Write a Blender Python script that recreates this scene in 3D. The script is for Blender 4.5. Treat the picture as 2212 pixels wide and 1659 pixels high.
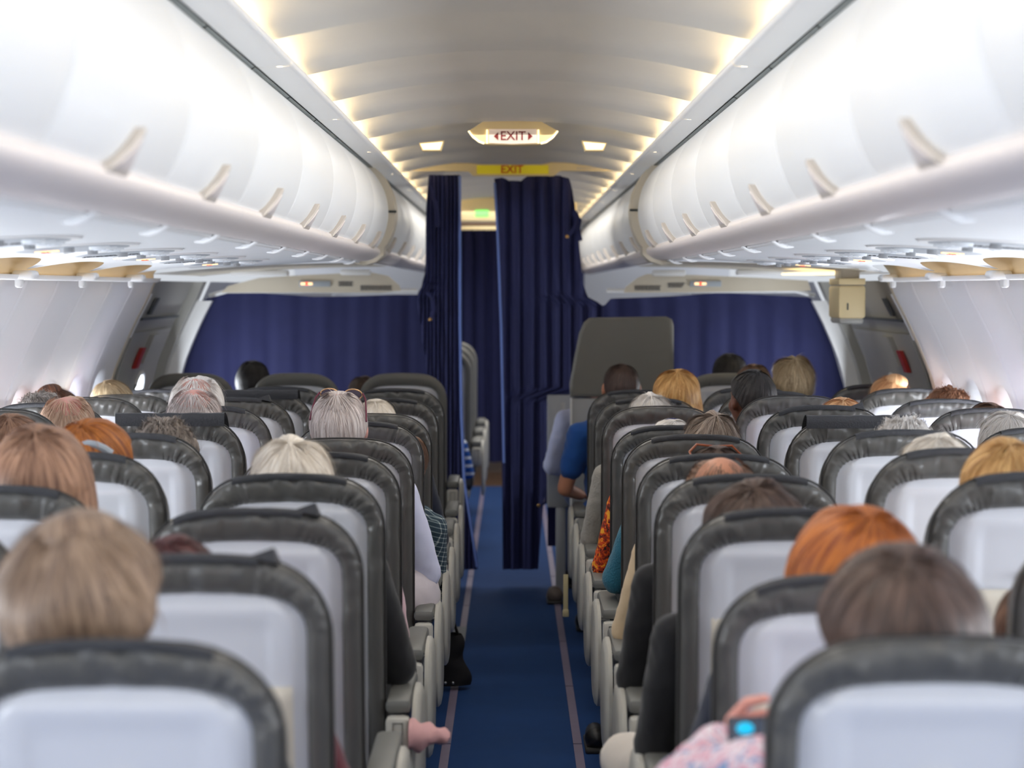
import bpy, bmesh, math, random
import numpy as np
from mathutils import Vector, Matrix, noise
PI = math.pi
for o in list(bpy.data.objects):
    bpy.data.objects.remove(o)
SC = bpy.context.scene
COL = SC.collection

# ------------------------------------------------------------------ camera, world, exposure
H = 1.585
F = 4700.0
PITCH = math.atan(206.5 / F)
cam_d = bpy.data.cameras.new('camera')
cam = bpy.data.objects.new('camera', cam_d)
COL.objects.link(cam)
cam.location = (0, 0, H)
cam.rotation_euler = (PI / 2 - PITCH, 0, 0)
cam_d.sensor_width = 36
cam_d.lens = 36 * F / 2212
cam_d.clip_start = 0.05
cam_d.clip_end = 200
cam_d.dof.use_dof = True
cam_d.dof.focus_distance = 6.9
cam_d.dof.aperture_fstop = 3.4
SC.camera = cam
w = bpy.data.worlds.new('world')
SC.world = w
w.use_nodes = True
w.node_tree.nodes['Background'].inputs[0].default_value = (0.88, 0.93, 1.0, 1)
w.node_tree.nodes['Background'].inputs[1].default_value = 0.55
vs = SC.view_settings
vs.view_transform = 'Standard'
vs.look = 'None'
vs.gamma = 1
vs.use_curve_mapping = False
vs.exposure = 0.43
SC.cycles.use_denoising = True
SC.cycles.max_bounces = 8
SC.cycles.diffuse_bounces = 5
SC.cycles.glossy_bounces = 3
SC.cycles.sample_clamp_indirect = 6


def area(name, loc, rot, sx, sy, power, col):
    l = bpy.data.lights.new(name, 'AREA')
    l.shape = 'RECTANGLE'
    l.size = sx
    l.size_y = sy
    l.energy = power
    l.color = col
    o = bpy.data.objects.new(name, l)
    COL.objects.link(o)
    o.location = loc
    o.rotation_euler = rot
    return o


# ceiling lamp strips of the rows above and behind the photographer, an added aisle fill, and daylight through the overwing exits
area('cabin_lamp', (0, -0.6, 2.1), (0, 0, 0), 0.9, 3.6, 20, (1.0, 0.96, 0.90))
area('aisle_fill', (0, 5.0, 2.2), (0, 0, 0), 0.5, 8.0, 20, (1.0, 0.95, 0.88))  # added unseen fill light under the ceiling, no lamp hangs there
area('cabin_lamp_front', (0, 15.0, 2.15), (0, 0, 0), 0.8, 5.5, 28, (1.0, 0.97, 0.92))
for s in (-1, 1):
    area('daylight_exit', (s * 1.76, 11.05, 1.05), (0, s * PI / 2, 0), 0.3, 0.3, 7, (0.88, 0.93, 1.0))
    area('daylight_windows', (s * 1.80, 6.3, 1.05), (0, s * (PI / 2 + 0.02), 0), 0.26, 5.9, 38, (0.88, 0.93, 1.0))
    area('daylight_windows_rear', (s * 1.80, 0.8, 1.05), (0, s * (PI / 2 + 0.10), 0), 0.26, 5.0, 20, (0.88, 0.93, 1.0))


# ------------------------------------------------------------------ helpers
def at(px, py, D):
    """world point seen at pixel (px,py) standing D metres ahead"""
    u = (px - 1106) / F
    v = (829.5 - py) / F
    d = Vector((u, math.cos(PITCH) + v * math.sin(PITCH), -math.sin(PITCH) + v * math.cos(PITCH)))
    return Vector((0, 0, H)) + d * (D / d.y)


def lin(c):
    c = c / 255.0
    return c / 12.92 if c <= 0.04045 else ((c + 0.055) / 1.055) ** 2.4


def rgb(r, g, b):
    return (lin(r), lin(g), lin(b), 1)


def mat(name, col, rough=0.5, metal=0.0, noise_amt=0.06, nscale=6.0, bump=0.0, bscale=60.0, emit=None,
        estr=0.0, coat=0.0, sheen=0.0, stretch=None, sub=0.0, alpha=None, trans=0.0):
    m = bpy.data.materials.new(name)
    m.use_nodes = True
    nt = m.node_tree
    b = nt.nodes['Principled BSDF']
    b.inputs['Base Color'].default_value = col
    b.inputs['Roughness'].default_value = rough
    b.inputs['Metallic'].default_value = metal
    if coat:
        b.inputs['Coat Weight'].default_value = coat
        b.inputs['Coat Roughness'].default_value = 0.12
    if sheen:
        b.inputs['Sheen Weight'].default_value = sheen
    if trans:
        b.inputs['Transmission Weight'].default_value = trans
    tc = nt.nodes.new('ShaderNodeTexCoord')
    mp = nt.nodes.new('ShaderNodeMapping')
    nt.links.new(tc.outputs['Object'], mp.inputs[0])
    if stretch:
        mp.inputs['Scale'].default_value = stretch
    if noise_amt > 0:
        n = nt.nodes.new('ShaderNodeTexNoise')
        n.inputs['Scale'].default_value = nscale
        n.inputs['Detail'].default_value = 4
        nt.links.new(mp.outputs[0], n.inputs['Vector'])
        mx = nt.nodes.new('ShaderNodeMix')
        mx.data_type = 'RGBA'
        mx.inputs['A'].default_value = tuple(min(1, c * (1 - noise_amt)) for c in col[:3]) + (1,)
        mx.inputs['B'].default_value = tuple(min(1, c * (1 + noise_amt)) for c in col[:3]) + (1,)
        nt.links.new(n.outputs['Fac'], mx.inputs['Factor'])
        nt.links.new(mx.outputs['Result'], b.inputs['Base Color'])
    if bump > 0:
        n2 = nt.nodes.new('ShaderNodeTexNoise')
        n2.inputs['Scale'].default_value = bscale
        n2.inputs['Detail'].default_value = 3
        nt.links.new(mp.outputs[0], n2.inputs['Vector'])
        bp = nt.nodes.new('ShaderNodeBump')
        bp.inputs['Strength'].default_value = bump
        bp.inputs['Distance'].default_value = 0.004
        nt.links.new(n2.outputs['Fac'], bp.inputs['Height'])
        nt.links.new(bp.outputs[0], b.inputs['Normal'])
    if emit is not None:
        b.inputs['Emission Color'].default_value = emit
        b.inputs['Emission Strength'].default_value = estr
    return m


class MB:
    def __init__(self):
        self.v = []
        self.f = []
        self.uv = None

    def add(self, vs_, fs_):
        o = len(self.v)
        self.v += [tuple(p) for p in vs_]
        self.f += [tuple(i + o for i in f) for f in fs_]
        return self

    def box(self, c, s, rz=0.0, b=0.0):
        """box with chamfered vertical+horizontal edges when b>0"""
        x, y, z = s[0] / 2, s[1] / 2, s[2] / 2
        if b <= 0:
            P = [(sx * x, sy * y, sz * z) for sz in (-1, 1) for sy in (-1, 1) for sx in (-1, 1)]
            Fc = [(0, 2, 3, 1), (4, 5, 7, 6), (0, 1, 5, 4), (2, 6, 7, 3), (0, 4, 6, 2), (1, 3, 7, 5)]
        else:
            bm = bmesh.new()
            bmesh.ops.create_cube(bm, size=1, matrix=Matrix.Diagonal((s[0], s[1], s[2], 1)))
            bmesh.ops.bevel(bm, geom=bm.edges[:], offset=min(b, 0.49 * min(s)), segments=2, profile=0.5, affect='EDGES')
            bm.verts.index_update()
            P = [tuple(q.co) for q in bm.verts]
            Fc = [tuple(q.index for q in f.verts) for f in bm.faces]
            bm.free()
        cr, sr = math.cos(rz), math.sin(rz)
        self.add([(c[0] + p[0] * cr - p[1] * sr, c[1] + p[0] * sr + p[1] * cr, c[2] + p[2]) for p in P], Fc)
        return self

    def grid(self, fn, nu, nv, flip=False, closeu=False, mask=None):
        o = len(self.v)
        for j in range(nv + 1):
            for i in range(nu + 1):
                self.v.append(tuple(fn(i / nu, j / nv)))
        for j in range(nv):
            for i in range(nu):
                if mask and not mask((i + .5) / nu, (j + .5) / nv):
                    continue
                a = o + j * (nu + 1) + i
                q = (a, a + 1, a + nu + 2, a + nu + 1)
                self.f.append(q[::-1] if flip else q)
        return self

    def tube(self, pts, r, n=8, cap=True):
        pts = [Vector(p) for p in pts]
        rs = r if isinstance(r, (list, tuple)) else [r] * len(pts)
        o = len(self.v)
        up = Vector((0, 0, 1))
        for i, p in enumerate(pts):
            t = (pts[min(i + 1, len(pts) - 1)] - pts[max(i - 1, 0)]).normalized()
            a = t.cross(up if abs(t.z) < 0.9 else Vector((0, 1, 0))).normalized()
            b = t.cross(a)
            for k in range(n):
                an = 2 * PI * k / n
                self.v.append(tuple(p + (a * math.cos(an) + b * math.sin(an)) * rs[i]))
        for i in range(len(pts) - 1):
            for k in range(n):
                a0 = o + i * n + k
                a1 = o + i * n + (k + 1) % n
                self.f.append((a0, a0 + n, a1 + n, a1))
        if cap:
            self.f.append(tuple(o + k for k in range(n)))
            self.f.append(tuple(o + (len(pts) - 1) * n + k for k in range(n))[::-1])
        return self

    def ball(self, c, r, nu=16, nv=10, M=None):
        if not isinstance(r, (list, tuple)):
            r = (r, r, r)
        o = len(self.v)
        c = Vector(c)
        pts = [Vector((0, 0, 1))]
        for j in range(1, nv):
            th = PI * j / nv
            for i in range(nu):
                ph = 2 * PI * i / nu
                pts.append(Vector((math.sin(th) * math.cos(ph), math.sin(th) * math.sin(ph), math.cos(th))))
        pts.append(Vector((0, 0, -1)))
        for p in pts:
            q = Vector((p.x * r[0], p.y * r[1], p.z * r[2]))
            if M is not None:
                q = M @ q
            self.v.append(tuple(c + q))
        for i in range(nu):
            self.f.append((o, o + 1 + i, o + 1 + (i + 1) % nu))
        for j in range(nv - 2):
            for i in range(nu):
                a = o + 1 + j * nu + i
                b = o + 1 + j * nu + (i + 1) % nu
                self.f.append((a, a + nu, b + nu, b))
        l = o + 1 + (nv - 1) * nu
        for i in range(nu):
            self.f.append((l, l - nu + (i + 1) % nu, l - nu + i))
        return self

    def cap(self, p0, p1, r0, r1, n=14):
        """tapered capsule, closed"""
        p0, p1 = Vector(p0), Vector(p1)
        t = (p1 - p0).normalized()
        pts, rs = [], []
        for k in range(5):
            a = PI / 2 * k / 4
            pts.append(p0 - t * r0 * math.cos(a) * 0.999)
            rs.append(max(r0 * math.sin(a), 1e-4))
        for k in range(5):
            a = PI / 2 * k / 4
            pts.append(p1 + t * r1 * math.sin(a) * 0.999)
            rs.append(max(r1 * math.cos(a), 1e-4))
        a = t.cross(Vector((0, 0, 1)) if abs(t.z) < 0.9 else Vector((0, 1, 0))).normalized()
        b = t.cross(a)
        o = len(self.v)
        for p, r in zip(pts, rs):
            for k in range(n):
                an = 2 * PI * k / n
                self.v.append(tuple(p + (a * math.cos(an) + b * math.sin(an)) * r))
        for i in range(len(pts) - 1):
            for k in range(n):
                a0, a1 = o + i * n + k, o + i * n + (k + 1) % n
                self.f.append((a0, a0 + n, a1 + n, a1))
        self.f.append(tuple(o + k for k in range(n)))
        self.f.append(tuple(o + (len(pts) - 1) * n + k for k in range(n))[::-1])
        return self

    def loft_y(self, prof, ys, flip=False):
        """sweep an (x,z) profile along y positions"""
        n = len(prof)
        o = len(self.v)
        for y in ys:
            for (x, z) in prof:
                self.v.append((x, y, z))
        for j in range(len(ys) - 1):
            for i in range(n - 1):
                a = o + j * n + i
                q = (a, a + 1, a + n + 1, a + n)
                self.f.append(q[::-1] if flip else q)
        return self

    def mirror(self):
        self.v = [(-x, y, z) for x, y, z in self.v]
        self.f = [f[::-1] for f in self.f]
        return self

    def mesh(self, name, m=None, smooth=True, ang=40):
        me = bpy.data.meshes.new(name)
        me.from_pydata(self.v, [], self.f)
        me.update()
        if smooth:
            me.shade_smooth()
            try:
                me.set_sharp_from_angle(angle=math.radians(ang))
            except Exception:
                pass
        if m:
            me.materials.append(m)
        return me

    def build(self, name, m=None, parent=None, smooth=True, ang=40, recalc=False):
        me = self.mesh(name, m, smooth, ang)
        if recalc:
            bm = bmesh.new()
            bm.from_mesh(me)
            bmesh.ops.recalc_face_normals(bm, faces=bm.faces)
            bm.to_mesh(me)
            bm.free()
        return link(name, me, parent)


def link(name, me, parent=None):
    o = bpy.data.objects.new(name, me)
    COL.objects.link(o)
    if parent:
        o.parent = parent
    return o


def tag(o, label=None, cat=None, group=None, kind=None):
    if label:
        o['label'] = label
    if cat:
        o['category'] = cat
    if group:
        o['group'] = group
    if kind:
        o['kind'] = kind
    return o


def empty(name, loc=(0, 0, 0), rz=0.0, **k):
    o = bpy.data.objects.new(name, None)
    COL.objects.link(o)
    o.empty_display_size = 0.1
    o.location = loc
    o.rotation_euler = (0, 0, rz)
    return tag(o, **k)


def kids(o):
    return [c for c in list(o.children)]


def copy_tree(o, parent=None):
    c = o.copy()
    COL.objects.link(c)
    c.parent = parent
    for ch in kids(o):
        copy_tree(ch, c)
    return c


def evaluated(me, mods):
    o = bpy.data.objects.new('tmp', me)
    COL.objects.link(o)
    for typ, kw in mods:
        md = o.modifiers.new('m', typ)
        for k, v in kw.items():
            setattr(md, k, v)
    dg = bpy.context.evaluated_depsgraph_get()
    dg.update()
    out = bpy.data.meshes.new_from_object(o.evaluated_get(dg))
    bpy.data.objects.remove(o)
    return out


def remesh(mb, voxel, smooth=4, name='m'):
    me = mb.mesh(name, None, False)
    out = evaluated(me, [('REMESH', dict(mode='VOXEL', voxel_size=voxel, use_smooth_shade=True)),
                         ('SMOOTH', dict(factor=0.5, iterations=smooth))])
    out.name = name
    return out


def join_meshes(name, meshes):
    bm = bmesh.new()
    for me in meshes:
        bm.from_mesh(me)
    out = bpy.data.meshes.new(name)
    bm.to_mesh(out)
    bm.free()
    out.shade_smooth()
    return out


def text_mesh(txt, size, depth=0.0008, bold=0.0):
    c = bpy.data.curves.new('t', 'FONT')
    c.body = txt
    c.size = size
    c.align_x = 'CENTER'
    c.align_y = 'CENTER'
    c.extrude = depth
    c.offset = bold
    c.resolution_u = 3
    o = bpy.data.objects.new('t', c)
    COL.objects.link(o)
    dg = bpy.context.evaluated_depsgraph_get()
    dg.update()
    me = bpy.data.meshes.new_from_object(o.evaluated_get(dg))
    bpy.data.objects.remove(o)
    return me


def interp(tab, x):
    for (a, va), (b, vb) in zip(tab, tab[1:]):
        if x <= b:
            t = max(0.0, (x - a) / (b - a))
            return va + (vb - va) * t
    return tab[-1][1]


def sstep(a, b, x):
    t = max(0.0, min(1.0, (x - a) / (b - a)))
    return t * t * (3 - 2 * t)


# ------------------------------------------------------------------ materials
M = {}
M['white'] = mat('bin_plastic', rgb(236, 238, 239), 0.48, noise_amt=0.02, nscale=2, coat=0.06)
M['ceil'] = mat('ceiling_plastic', rgb(222, 218, 210), 0.55, noise_amt=0.02, nscale=2.5)
M['soffit'] = mat('soffit_plastic', rgb(236, 237, 238), 0.4, noise_amt=0.015)
M['rail'] = mat('rail_plastic', rgb(230, 222, 220), 0.42, noise_amt=0.03, nscale=3, coat=0.1)
M['channel'] = mat('channel_grey', rgb(138, 144, 142), 0.55, noise_amt=0.08)
M['beige'] = mat('beige_plastic', rgb(205, 196, 178), 0.45, noise_amt=0.04)
M['latch'] = mat('latch_grey', rgb(206, 198, 190), 0.4, noise_amt=0.05)
M['wall'] = mat('wall_panel', rgb(232, 233, 238), 0.5, noise_amt=0.02, nscale=2)
M['cove'] = mat('cove_beige', rgb(228, 212, 182), 0.5, noise_amt=0.05)
M['psu'] = mat('service_panel', rgb(232, 236, 240), 0.45, noise_amt=0.02)
M['psugrey'] = mat('service_grey', rgb(168, 176, 184), 0.4, noise_amt=0.05)
M['door'] = mat('door_grey', rgb(172, 172, 168), 0.5, noise_amt=0.06, nscale=3)
M['doordark'] = mat('door_dark', rgb(86, 90, 90), 0.5, noise_amt=0.08)
M['red'] = mat('red_mark', rgb(176, 40, 34), 0.5, noise_amt=0.05)
M['leather'] = mat('seat_leather', rgb(90, 89, 86), 0.30, noise_amt=0.10, nscale=9, bump=0.35, bscale=30, stretch=(1, 1, 0.3))
M['leather2'] = mat('seat_leather_smooth', rgb(122, 120, 114), 0.5, noise_amt=0.06, nscale=5, bump=0.15, bscale=40)
M['piping'] = mat('seat_piping', rgb(48, 47, 46), 0.6, noise_amt=0.1)
M['flap'] = mat('headrest_flap', rgb(52, 53, 57), 0.55, noise_amt=0.12, nscale=20, bump=0.3, bscale=200)
M['shell'] = mat('seat_shell', rgb(214, 216, 222), 0.22, noise_amt=0.02, nscale=3, coat=0.35)
M['tray'] = mat('tray_cream', rgb(214, 206, 190), 0.35, noise_amt=0.03)
M['trim'] = mat('seat_trim', rgb(160, 162, 165), 0.35, noise_amt=0.05)
M['arm'] = mat('armrest_plastic', rgb(176, 173, 164), 0.4, noise_amt=0.05)
M['armpad'] = mat('armrest_pad', rgb(104, 104, 100), 0.5, noise_amt=0.08, bump=0.1)
M['metal'] = mat('seat_metal', rgb(190, 192, 195), 0.3, metal=0.8, noise_amt=0.04)
M['navy'] = mat('curtain_navy', rgb(33, 38, 86), 0.8, noise_amt=0.14, nscale=14, sheen=0.04, bump=0.2, bscale=300)
M['navybacklit'] = mat('curtain_backlit_edge', rgb(112, 136, 205), 0.75, noise_amt=0.06)  # light blue stands for light coming through the navy cloth
M['brass'] = mat('brass', rgb(214, 170, 104), 0.3, metal=0.9, noise_amt=0.03)
M['header'] = mat('header_beige', rgb(234, 214, 166), 0.5, noise_amt=0.04)
M['yellow'] = mat('sign_yellow', rgb(226, 208, 40), 0.5, noise_amt=0.02, emit=rgb(226, 208, 40), estr=0.12)
M['orange'] = mat('sign_orange', rgb(206, 84, 26), 0.5, noise_amt=0.03)
M['exitred'] = mat('exit_red', rgb(126, 20, 18), 0.5, noise_amt=0.03)
M['signface'] = mat('sign_face', rgb(232, 216, 204), 0.4, noise_amt=0.02, emit=rgb(240, 220, 205), estr=0.18)
M['green'] = mat('green_exit', rgb(120, 225, 110), 0.5, noise_amt=0.02, emit=rgb(120, 235, 110), estr=0.7)
M['ink'] = mat('print_ink', rgb(70, 72, 78), 0.6, noise_amt=0.05)
M['signwarm'] = mat('lit_cigarette', rgb(255, 225, 180), 0.5, noise_amt=0, emit=rgb(255, 205, 150), estr=1.1)
M['signred'] = mat('lit_cross', rgb(255, 70, 50), 0.5, noise_amt=0, emit=rgb(255, 60, 40), estr=1.1)
M['lens'] = mat('reading_lens', rgb(225, 232, 240), 0.12, noise_amt=0.02, coat=0.6)
M['slot'] = mat('slot_dark', rgb(52, 58, 56), 0.6, noise_amt=0.1)
M['lamp'] = mat('cove_lamp', rgb(255, 240, 205), 0.5, noise_amt=0, emit=(1.0, 0.80, 0.50, 1), estr=9.0)
M['walllamp'] = mat('sidewall_lamp', rgb(255, 235, 200), 0.5, noise_amt=0, emit=(1.0, 0.82, 0.56, 1), estr=3.5)
M['glow'] = mat('diffuser_lamp', rgb(255, 236, 190), 0.5, noise_amt=0, emit=(1.0, 0.85, 0.55, 1), estr=1.1)
M['pane'] = mat('window_daylight', rgb(240, 246, 255), 0.2, noise_amt=0, emit=(0.86, 0.93, 1.0, 1), estr=6.0)
M['reveal'] = mat('window_reveal', rgb(206, 208, 212), 0.45, noise_amt=0.03)
M['strip'] = mat('floor_strip', rgb(122, 112, 134), 0.6, noise_amt=0.10, nscale=20)
M['brown'] = mat('galley_floor', rgb(92, 66, 40), 0.5, noise_amt=0.15, nscale=12)
M['black'] = mat('black_cloth', rgb(22, 21, 24), 0.85, noise_amt=0.2, nscale=20, bump=0.2)
M['pink'] = mat('pink_cloth', rgb(206, 158, 156), 0.85, noise_amt=0.1, nscale=12, bump=0.3, bscale=30)
M['rubber'] = mat('shoe_black', rgb(24, 24, 26), 0.4, noise_amt=0.1)
M['shoebrown'] = mat('shoe_brown', rgb(104, 92, 84), 0.6, noise_amt=0.15)
M['kraft'] = mat('khaki_tag', rgb(206, 192, 150), 0.6, noise_amt=0.06)
M['eye'] = mat('eye_white', rgb(235, 232, 228), 0.2, noise_amt=0.02)
M['lensdark'] = mat('sunglass_lens', rgb(70, 62, 84), 0.1, noise_amt=0.02, coat=0.5)
M['frame'] = mat('glasses_frame', rgb(104, 34, 58), 0.3, noise_amt=0.05)
M['tort'] = mat('tortoise_frame', rgb(150, 74, 34), 0.25, noise_amt=0.3, nscale=60)
M['gold'] = mat('gold_wire', rgb(214, 172, 130), 0.3, metal=0.8, noise_amt=0.03)


def carpet_mat():
    m = mat('carpet_blue', rgb(4, 56, 112), 0.95, noise_amt=0.12, nscale=9, bump=0.5, bscale=420)
    return m


M['carpet'] = carpet_mat()


def skin(name, col):
    return mat(name, col, 0.45, noise_amt=0.10, nscale=14, bump=0.12, bscale=120)


SK = {
    'fair': skin('skin_fair', rgb(226, 158, 142)), 'pink': skin('skin_pink', rgb(228, 166, 152)),
    'tan': skin('skin_tan', rgb(200, 138, 108)), 'brown': skin('skin_brown', rgb(110, 66, 48)),
    'mid': skin('skin_mid', rgb(160, 102, 82)),
}


def hair_mat(name, c1, c2, rough=0.5):
    m = bpy.data.materials.new(name)
    m.use_nodes = True
    nt = m.node_tree
    b = nt.nodes['Principled BSDF']
    b.inputs['Roughness'].default_value = rough
    uv = nt.nodes.new('ShaderNodeUVMap')
    uv.uv_map = 'UVMap'
    mp = nt.nodes.new('ShaderNodeMapping')
    mp.inputs['Scale'].default_value = (34, 1.1, 1)
    n = nt.nodes.new('ShaderNodeTexNoise')
    n.inputs['Scale'].default_value = 2.2
    n.inputs['Detail'].default_value = 5
    n.inputs['Distortion'].default_value = 0.6
    cr = nt.nodes.new('ShaderNodeValToRGB')
    cr.color_ramp.elements[0].position = 0.34
    cr.color_ramp.elements[1].position = 0.66
    cr.color_ramp.elements[0].color = c1
    cr.color_ramp.elements[1].color = c2
    bp = nt.nodes.new('ShaderNodeBump')
    bp.inputs['Strength'].default_value = 0.7
    bp.inputs['Distance'].default_value = 0.004
    nt.links.new(uv.outputs[0], mp.inputs[0])
    nt.links.new(mp.outputs[0], n.inputs['Vector'])
    nt.links.new(n.outputs['Fac'], cr.inputs[0])
    nt.links.new(cr.outputs[0], b.inputs['Base Color'])
    nt.links.new(n.outputs['Fac'], bp.inputs['Height'])
    nt.links.new(bp.outputs[0], b.inputs['Normal'])
    return m


HM = {
    'darkblonde': hair_mat('hair_dark_blonde', rgb(100, 78, 64), rgb(176, 148, 122)),
    'lightbrown': hair_mat('hair_light_brown', rgb(112, 76, 56), rgb(186, 142, 112)),
    'auburn': hair_mat('hair_auburn', rgb(122, 58, 14), rgb(204, 122, 40)),
    'copper': hair_mat('hair_copper', rgb(128, 56, 14), rgb(206, 118, 36)),
    'sandy': hair_mat('hair_sandy', rgb(190, 150, 122), rgb(226, 196, 170)),
    'curlybrown': hair_mat('hair_curly_brown', rgb(62, 34, 24), rgb(136, 88, 62)),
    'greystreak': hair_mat('hair_grey_streak', rgb(110, 100, 94), rgb(214, 206, 200)),
    'blondegrey': hair_mat('hair_blonde_grey', rgb(140, 112, 80), rgb(226, 206, 168)),
    'white': hair_mat('hair_white', rgb(218, 210, 202), rgb(250, 247, 244)),
    'cream': hair_mat('hair_cream', rgb(212, 200, 184), rgb(246, 238, 226)),
    'silver': hair_mat('hair_silver', rgb(166, 150, 146), rgb(240, 230, 226)),
    'greycurl': hair_mat('hair_grey_curl', rgb(96, 84, 76), rgb(190, 176, 164)),
    'black': hair_mat('hair_black', rgb(20, 18, 18), rgb(52, 46, 46)),
    'buzz': hair_mat('hair_buzz', rgb(56, 40, 36), rgb(96, 74, 66)),
    'darkred': hair_mat('hair_dark_red', rgb(52, 20, 22), rgb(104, 46, 48)),
    'blonde': hair_mat('hair_blonde', rgb(166, 112, 52), rgb(232, 186, 118)),
    'greybrown': hair_mat('hair_grey_brown', rgb(108, 88, 76), rgb(188, 170, 154)),
    'darkbrown': hair_mat('hair_dark_brown', rgb(50, 36, 30), rgb(106, 82, 70)),
    'brown': hair_mat('hair_brown', rgb(78, 52, 38), rgb(148, 112, 88)),
    'strawberry': hair_mat('hair_strawberry', rgb(190, 130, 84), rgb(240, 196, 146)),
    'curlcopper': hair_mat('hair_curl_copper', rgb(116, 66, 42), rgb(204, 152, 116)),
}


def cloth(name, col, **k):
    a = dict(rough=0.85, noise_amt=0.10, nscale=10, bump=0.35, bscale=24, sheen=0.15)
    a.update(k)
    return mat(name, col, **a)


def pattern_cloth(name, cols, scale=30, kind='voronoi'):
    m = mat(name, cols[0], 0.85, noise_amt=0)
    nt = m.node_tree
    b = nt.nodes['Principled BSDF']
    tc = nt.nodes.new('ShaderNodeTexCoord')
    cr = nt.nodes.new('ShaderNodeValToRGB')
    cr.color_ramp.interpolation = 'CONSTANT'
    for i, c in enumerate(cols):
        if i < 2:
            e = cr.color_ramp.elements[i]
            e.position = i / len(cols)
        else:
            e = cr.color_ramp.elements.new(i / len(cols))
        e.color = c
    if kind == 'voronoi':
        v = nt.nodes.new('ShaderNodeTexNoise')
        v.inputs['Scale'].default_value = scale
        v.inputs['Detail'].default_value = 2
        v.inputs['Distortion'].default_value = 1.5
        mr = nt.nodes.new('ShaderNodeMapRange')
        mr.inputs['From Min'].default_value = 0.3
        mr.inputs['From Max'].default_value = 0.7
        nt.links.new(tc.outputs['Object'], v.inputs['Vector'])
        nt.links.new(v.outputs['Fac'], mr.inputs[0])
        nt.links.new(mr.outputs[0], cr.inputs[0])
    elif kind == 'plaid':
        sx = nt.nodes.new('ShaderNodeSeparateXYZ')
        nt.links.new(tc.outputs['Object'], sx.inputs[0])
        outs = []
        for ax in ('Y', 'Z'):
            mu = nt.nodes.new('ShaderNodeMath')
            mu.operation = 'MULTIPLY'
            mu.inputs[1].default_value = scale
            fr = nt.nodes.new('ShaderNodeMath')
            fr.operation = 'FRACT'
            lt = nt.nodes.new('ShaderNodeMath')
            lt.operation = 'LESS_THAN'
            lt.inputs[1].default_value = 0.2
            nt.links.new(sx.outputs[ax], mu.inputs[0])
            nt.links.new(mu.outputs[0], fr.inputs[0])
            nt.links.new(fr.outputs[0], lt.inputs[0])
            outs.append(lt)
        ad = nt.nodes.new('ShaderNodeMath')
        ad.operation = 'ADD'
        nt.links.new(outs[0].outputs[0], ad.inputs[0])
        nt.links.new(outs[1].outputs[0], ad.inputs[1])
        dv = nt.nodes.new('ShaderNodeMath')
        dv.operation = 'MULTIPLY'
        dv.inputs[1].default_value = 0.45
        nt.links.new(ad.outputs[0], dv.inputs[0])
        nt.links.new(dv.outputs[0], cr.inputs[0])
    elif kind == 'stripe':
        sx = nt.nodes.new('ShaderNodeSeparateXYZ')
        nt.links.new(tc.outputs['Object'], sx.inputs[0])
        mu = nt.nodes.new('ShaderNodeMath')
        mu.operation = 'MULTIPLY'
        mu.inputs[1].default_value = scale
        fr = nt.nodes.new('ShaderNodeMath')
        fr.operation = 'FRACT'
        nt.links.new(sx.outputs['Z'], mu.inputs[0])
        nt.links.new(mu.outputs[0], fr.inputs[0])
        nt.links.new(fr.outputs[0], cr.inputs[0])
    nt.links.new(cr.outputs[0], b.inputs['Base Color'])
    return m


CL = {
    'white': cloth('cloth_white', rgb(212, 214, 238)), 'black': cloth('cloth_black', rgb(15, 15, 19)),
    'navy': cloth('cloth_navy', rgb(18, 26, 46)), 'blue': cloth('cloth_blue', rgb(22, 78, 152)),
    'teal': cloth('cloth_teal', rgb(34, 104, 126), bump=1.0, bscale=160), 'grey': cloth('cloth_grey', rgb(150, 146, 138), bump=0.8, bscale=120),
    'cream': cloth('cloth_cream', rgb(206, 196, 184)), 'lilac': cloth('cloth_lilac', rgb(178, 184, 214)),
    'pinkish': cloth('cloth_pink', rgb(206, 172, 178)), 'khaki': cloth('cloth_khaki', rgb(196, 172, 138)),
    'denim': cloth('cloth_denim', rgb(44, 58, 92)), 'pale': cloth('cloth_pale', rgb(206, 196, 200)),
    'burgundy': cloth('cloth_burgundy', rgb(92, 34, 44)), 'green': cloth('cloth_green', rgb(66, 84, 70)),
    'print': pattern_cloth('cloth_orange_print', [rgb(30, 24, 12), rgb(150, 40, 10), rgb(214, 78, 12), rgb(232, 160, 30)], 38),
    'floral': pattern_cloth('cloth_floral', [rgb(120, 150, 190), rgb(224, 206, 214), rgb(216, 160, 176), rgb(232, 226, 230)], 20),
    'plaid': pattern_cloth('cloth_plaid', [rgb(42, 62, 76), rgb(120, 136, 140), rgb(200, 204, 200)], 55, 'plaid'),
    'stripe': pattern_cloth('cloth_stripe', [rgb(30, 88, 176), rgb(30, 88, 176), rgb(226, 232, 244)], 14, 'stripe'),
}

# ------------------------------------------------------------------ cabin shell
WALLP = [(0.0, 1.58), (0.2, 1.70), (0.5, 1.81), (0.8, 1.855), (1.0, 1.845), (1.2, 1.80), (1.4, 1.715), (1.62, 1.60)]


def wx(z):
    # smooth the table a little
    return (interp(WALLP, z - 0.05) + interp(WALLP, z) * 2 + interp(WALLP, z + 0.05)) / 4


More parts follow.
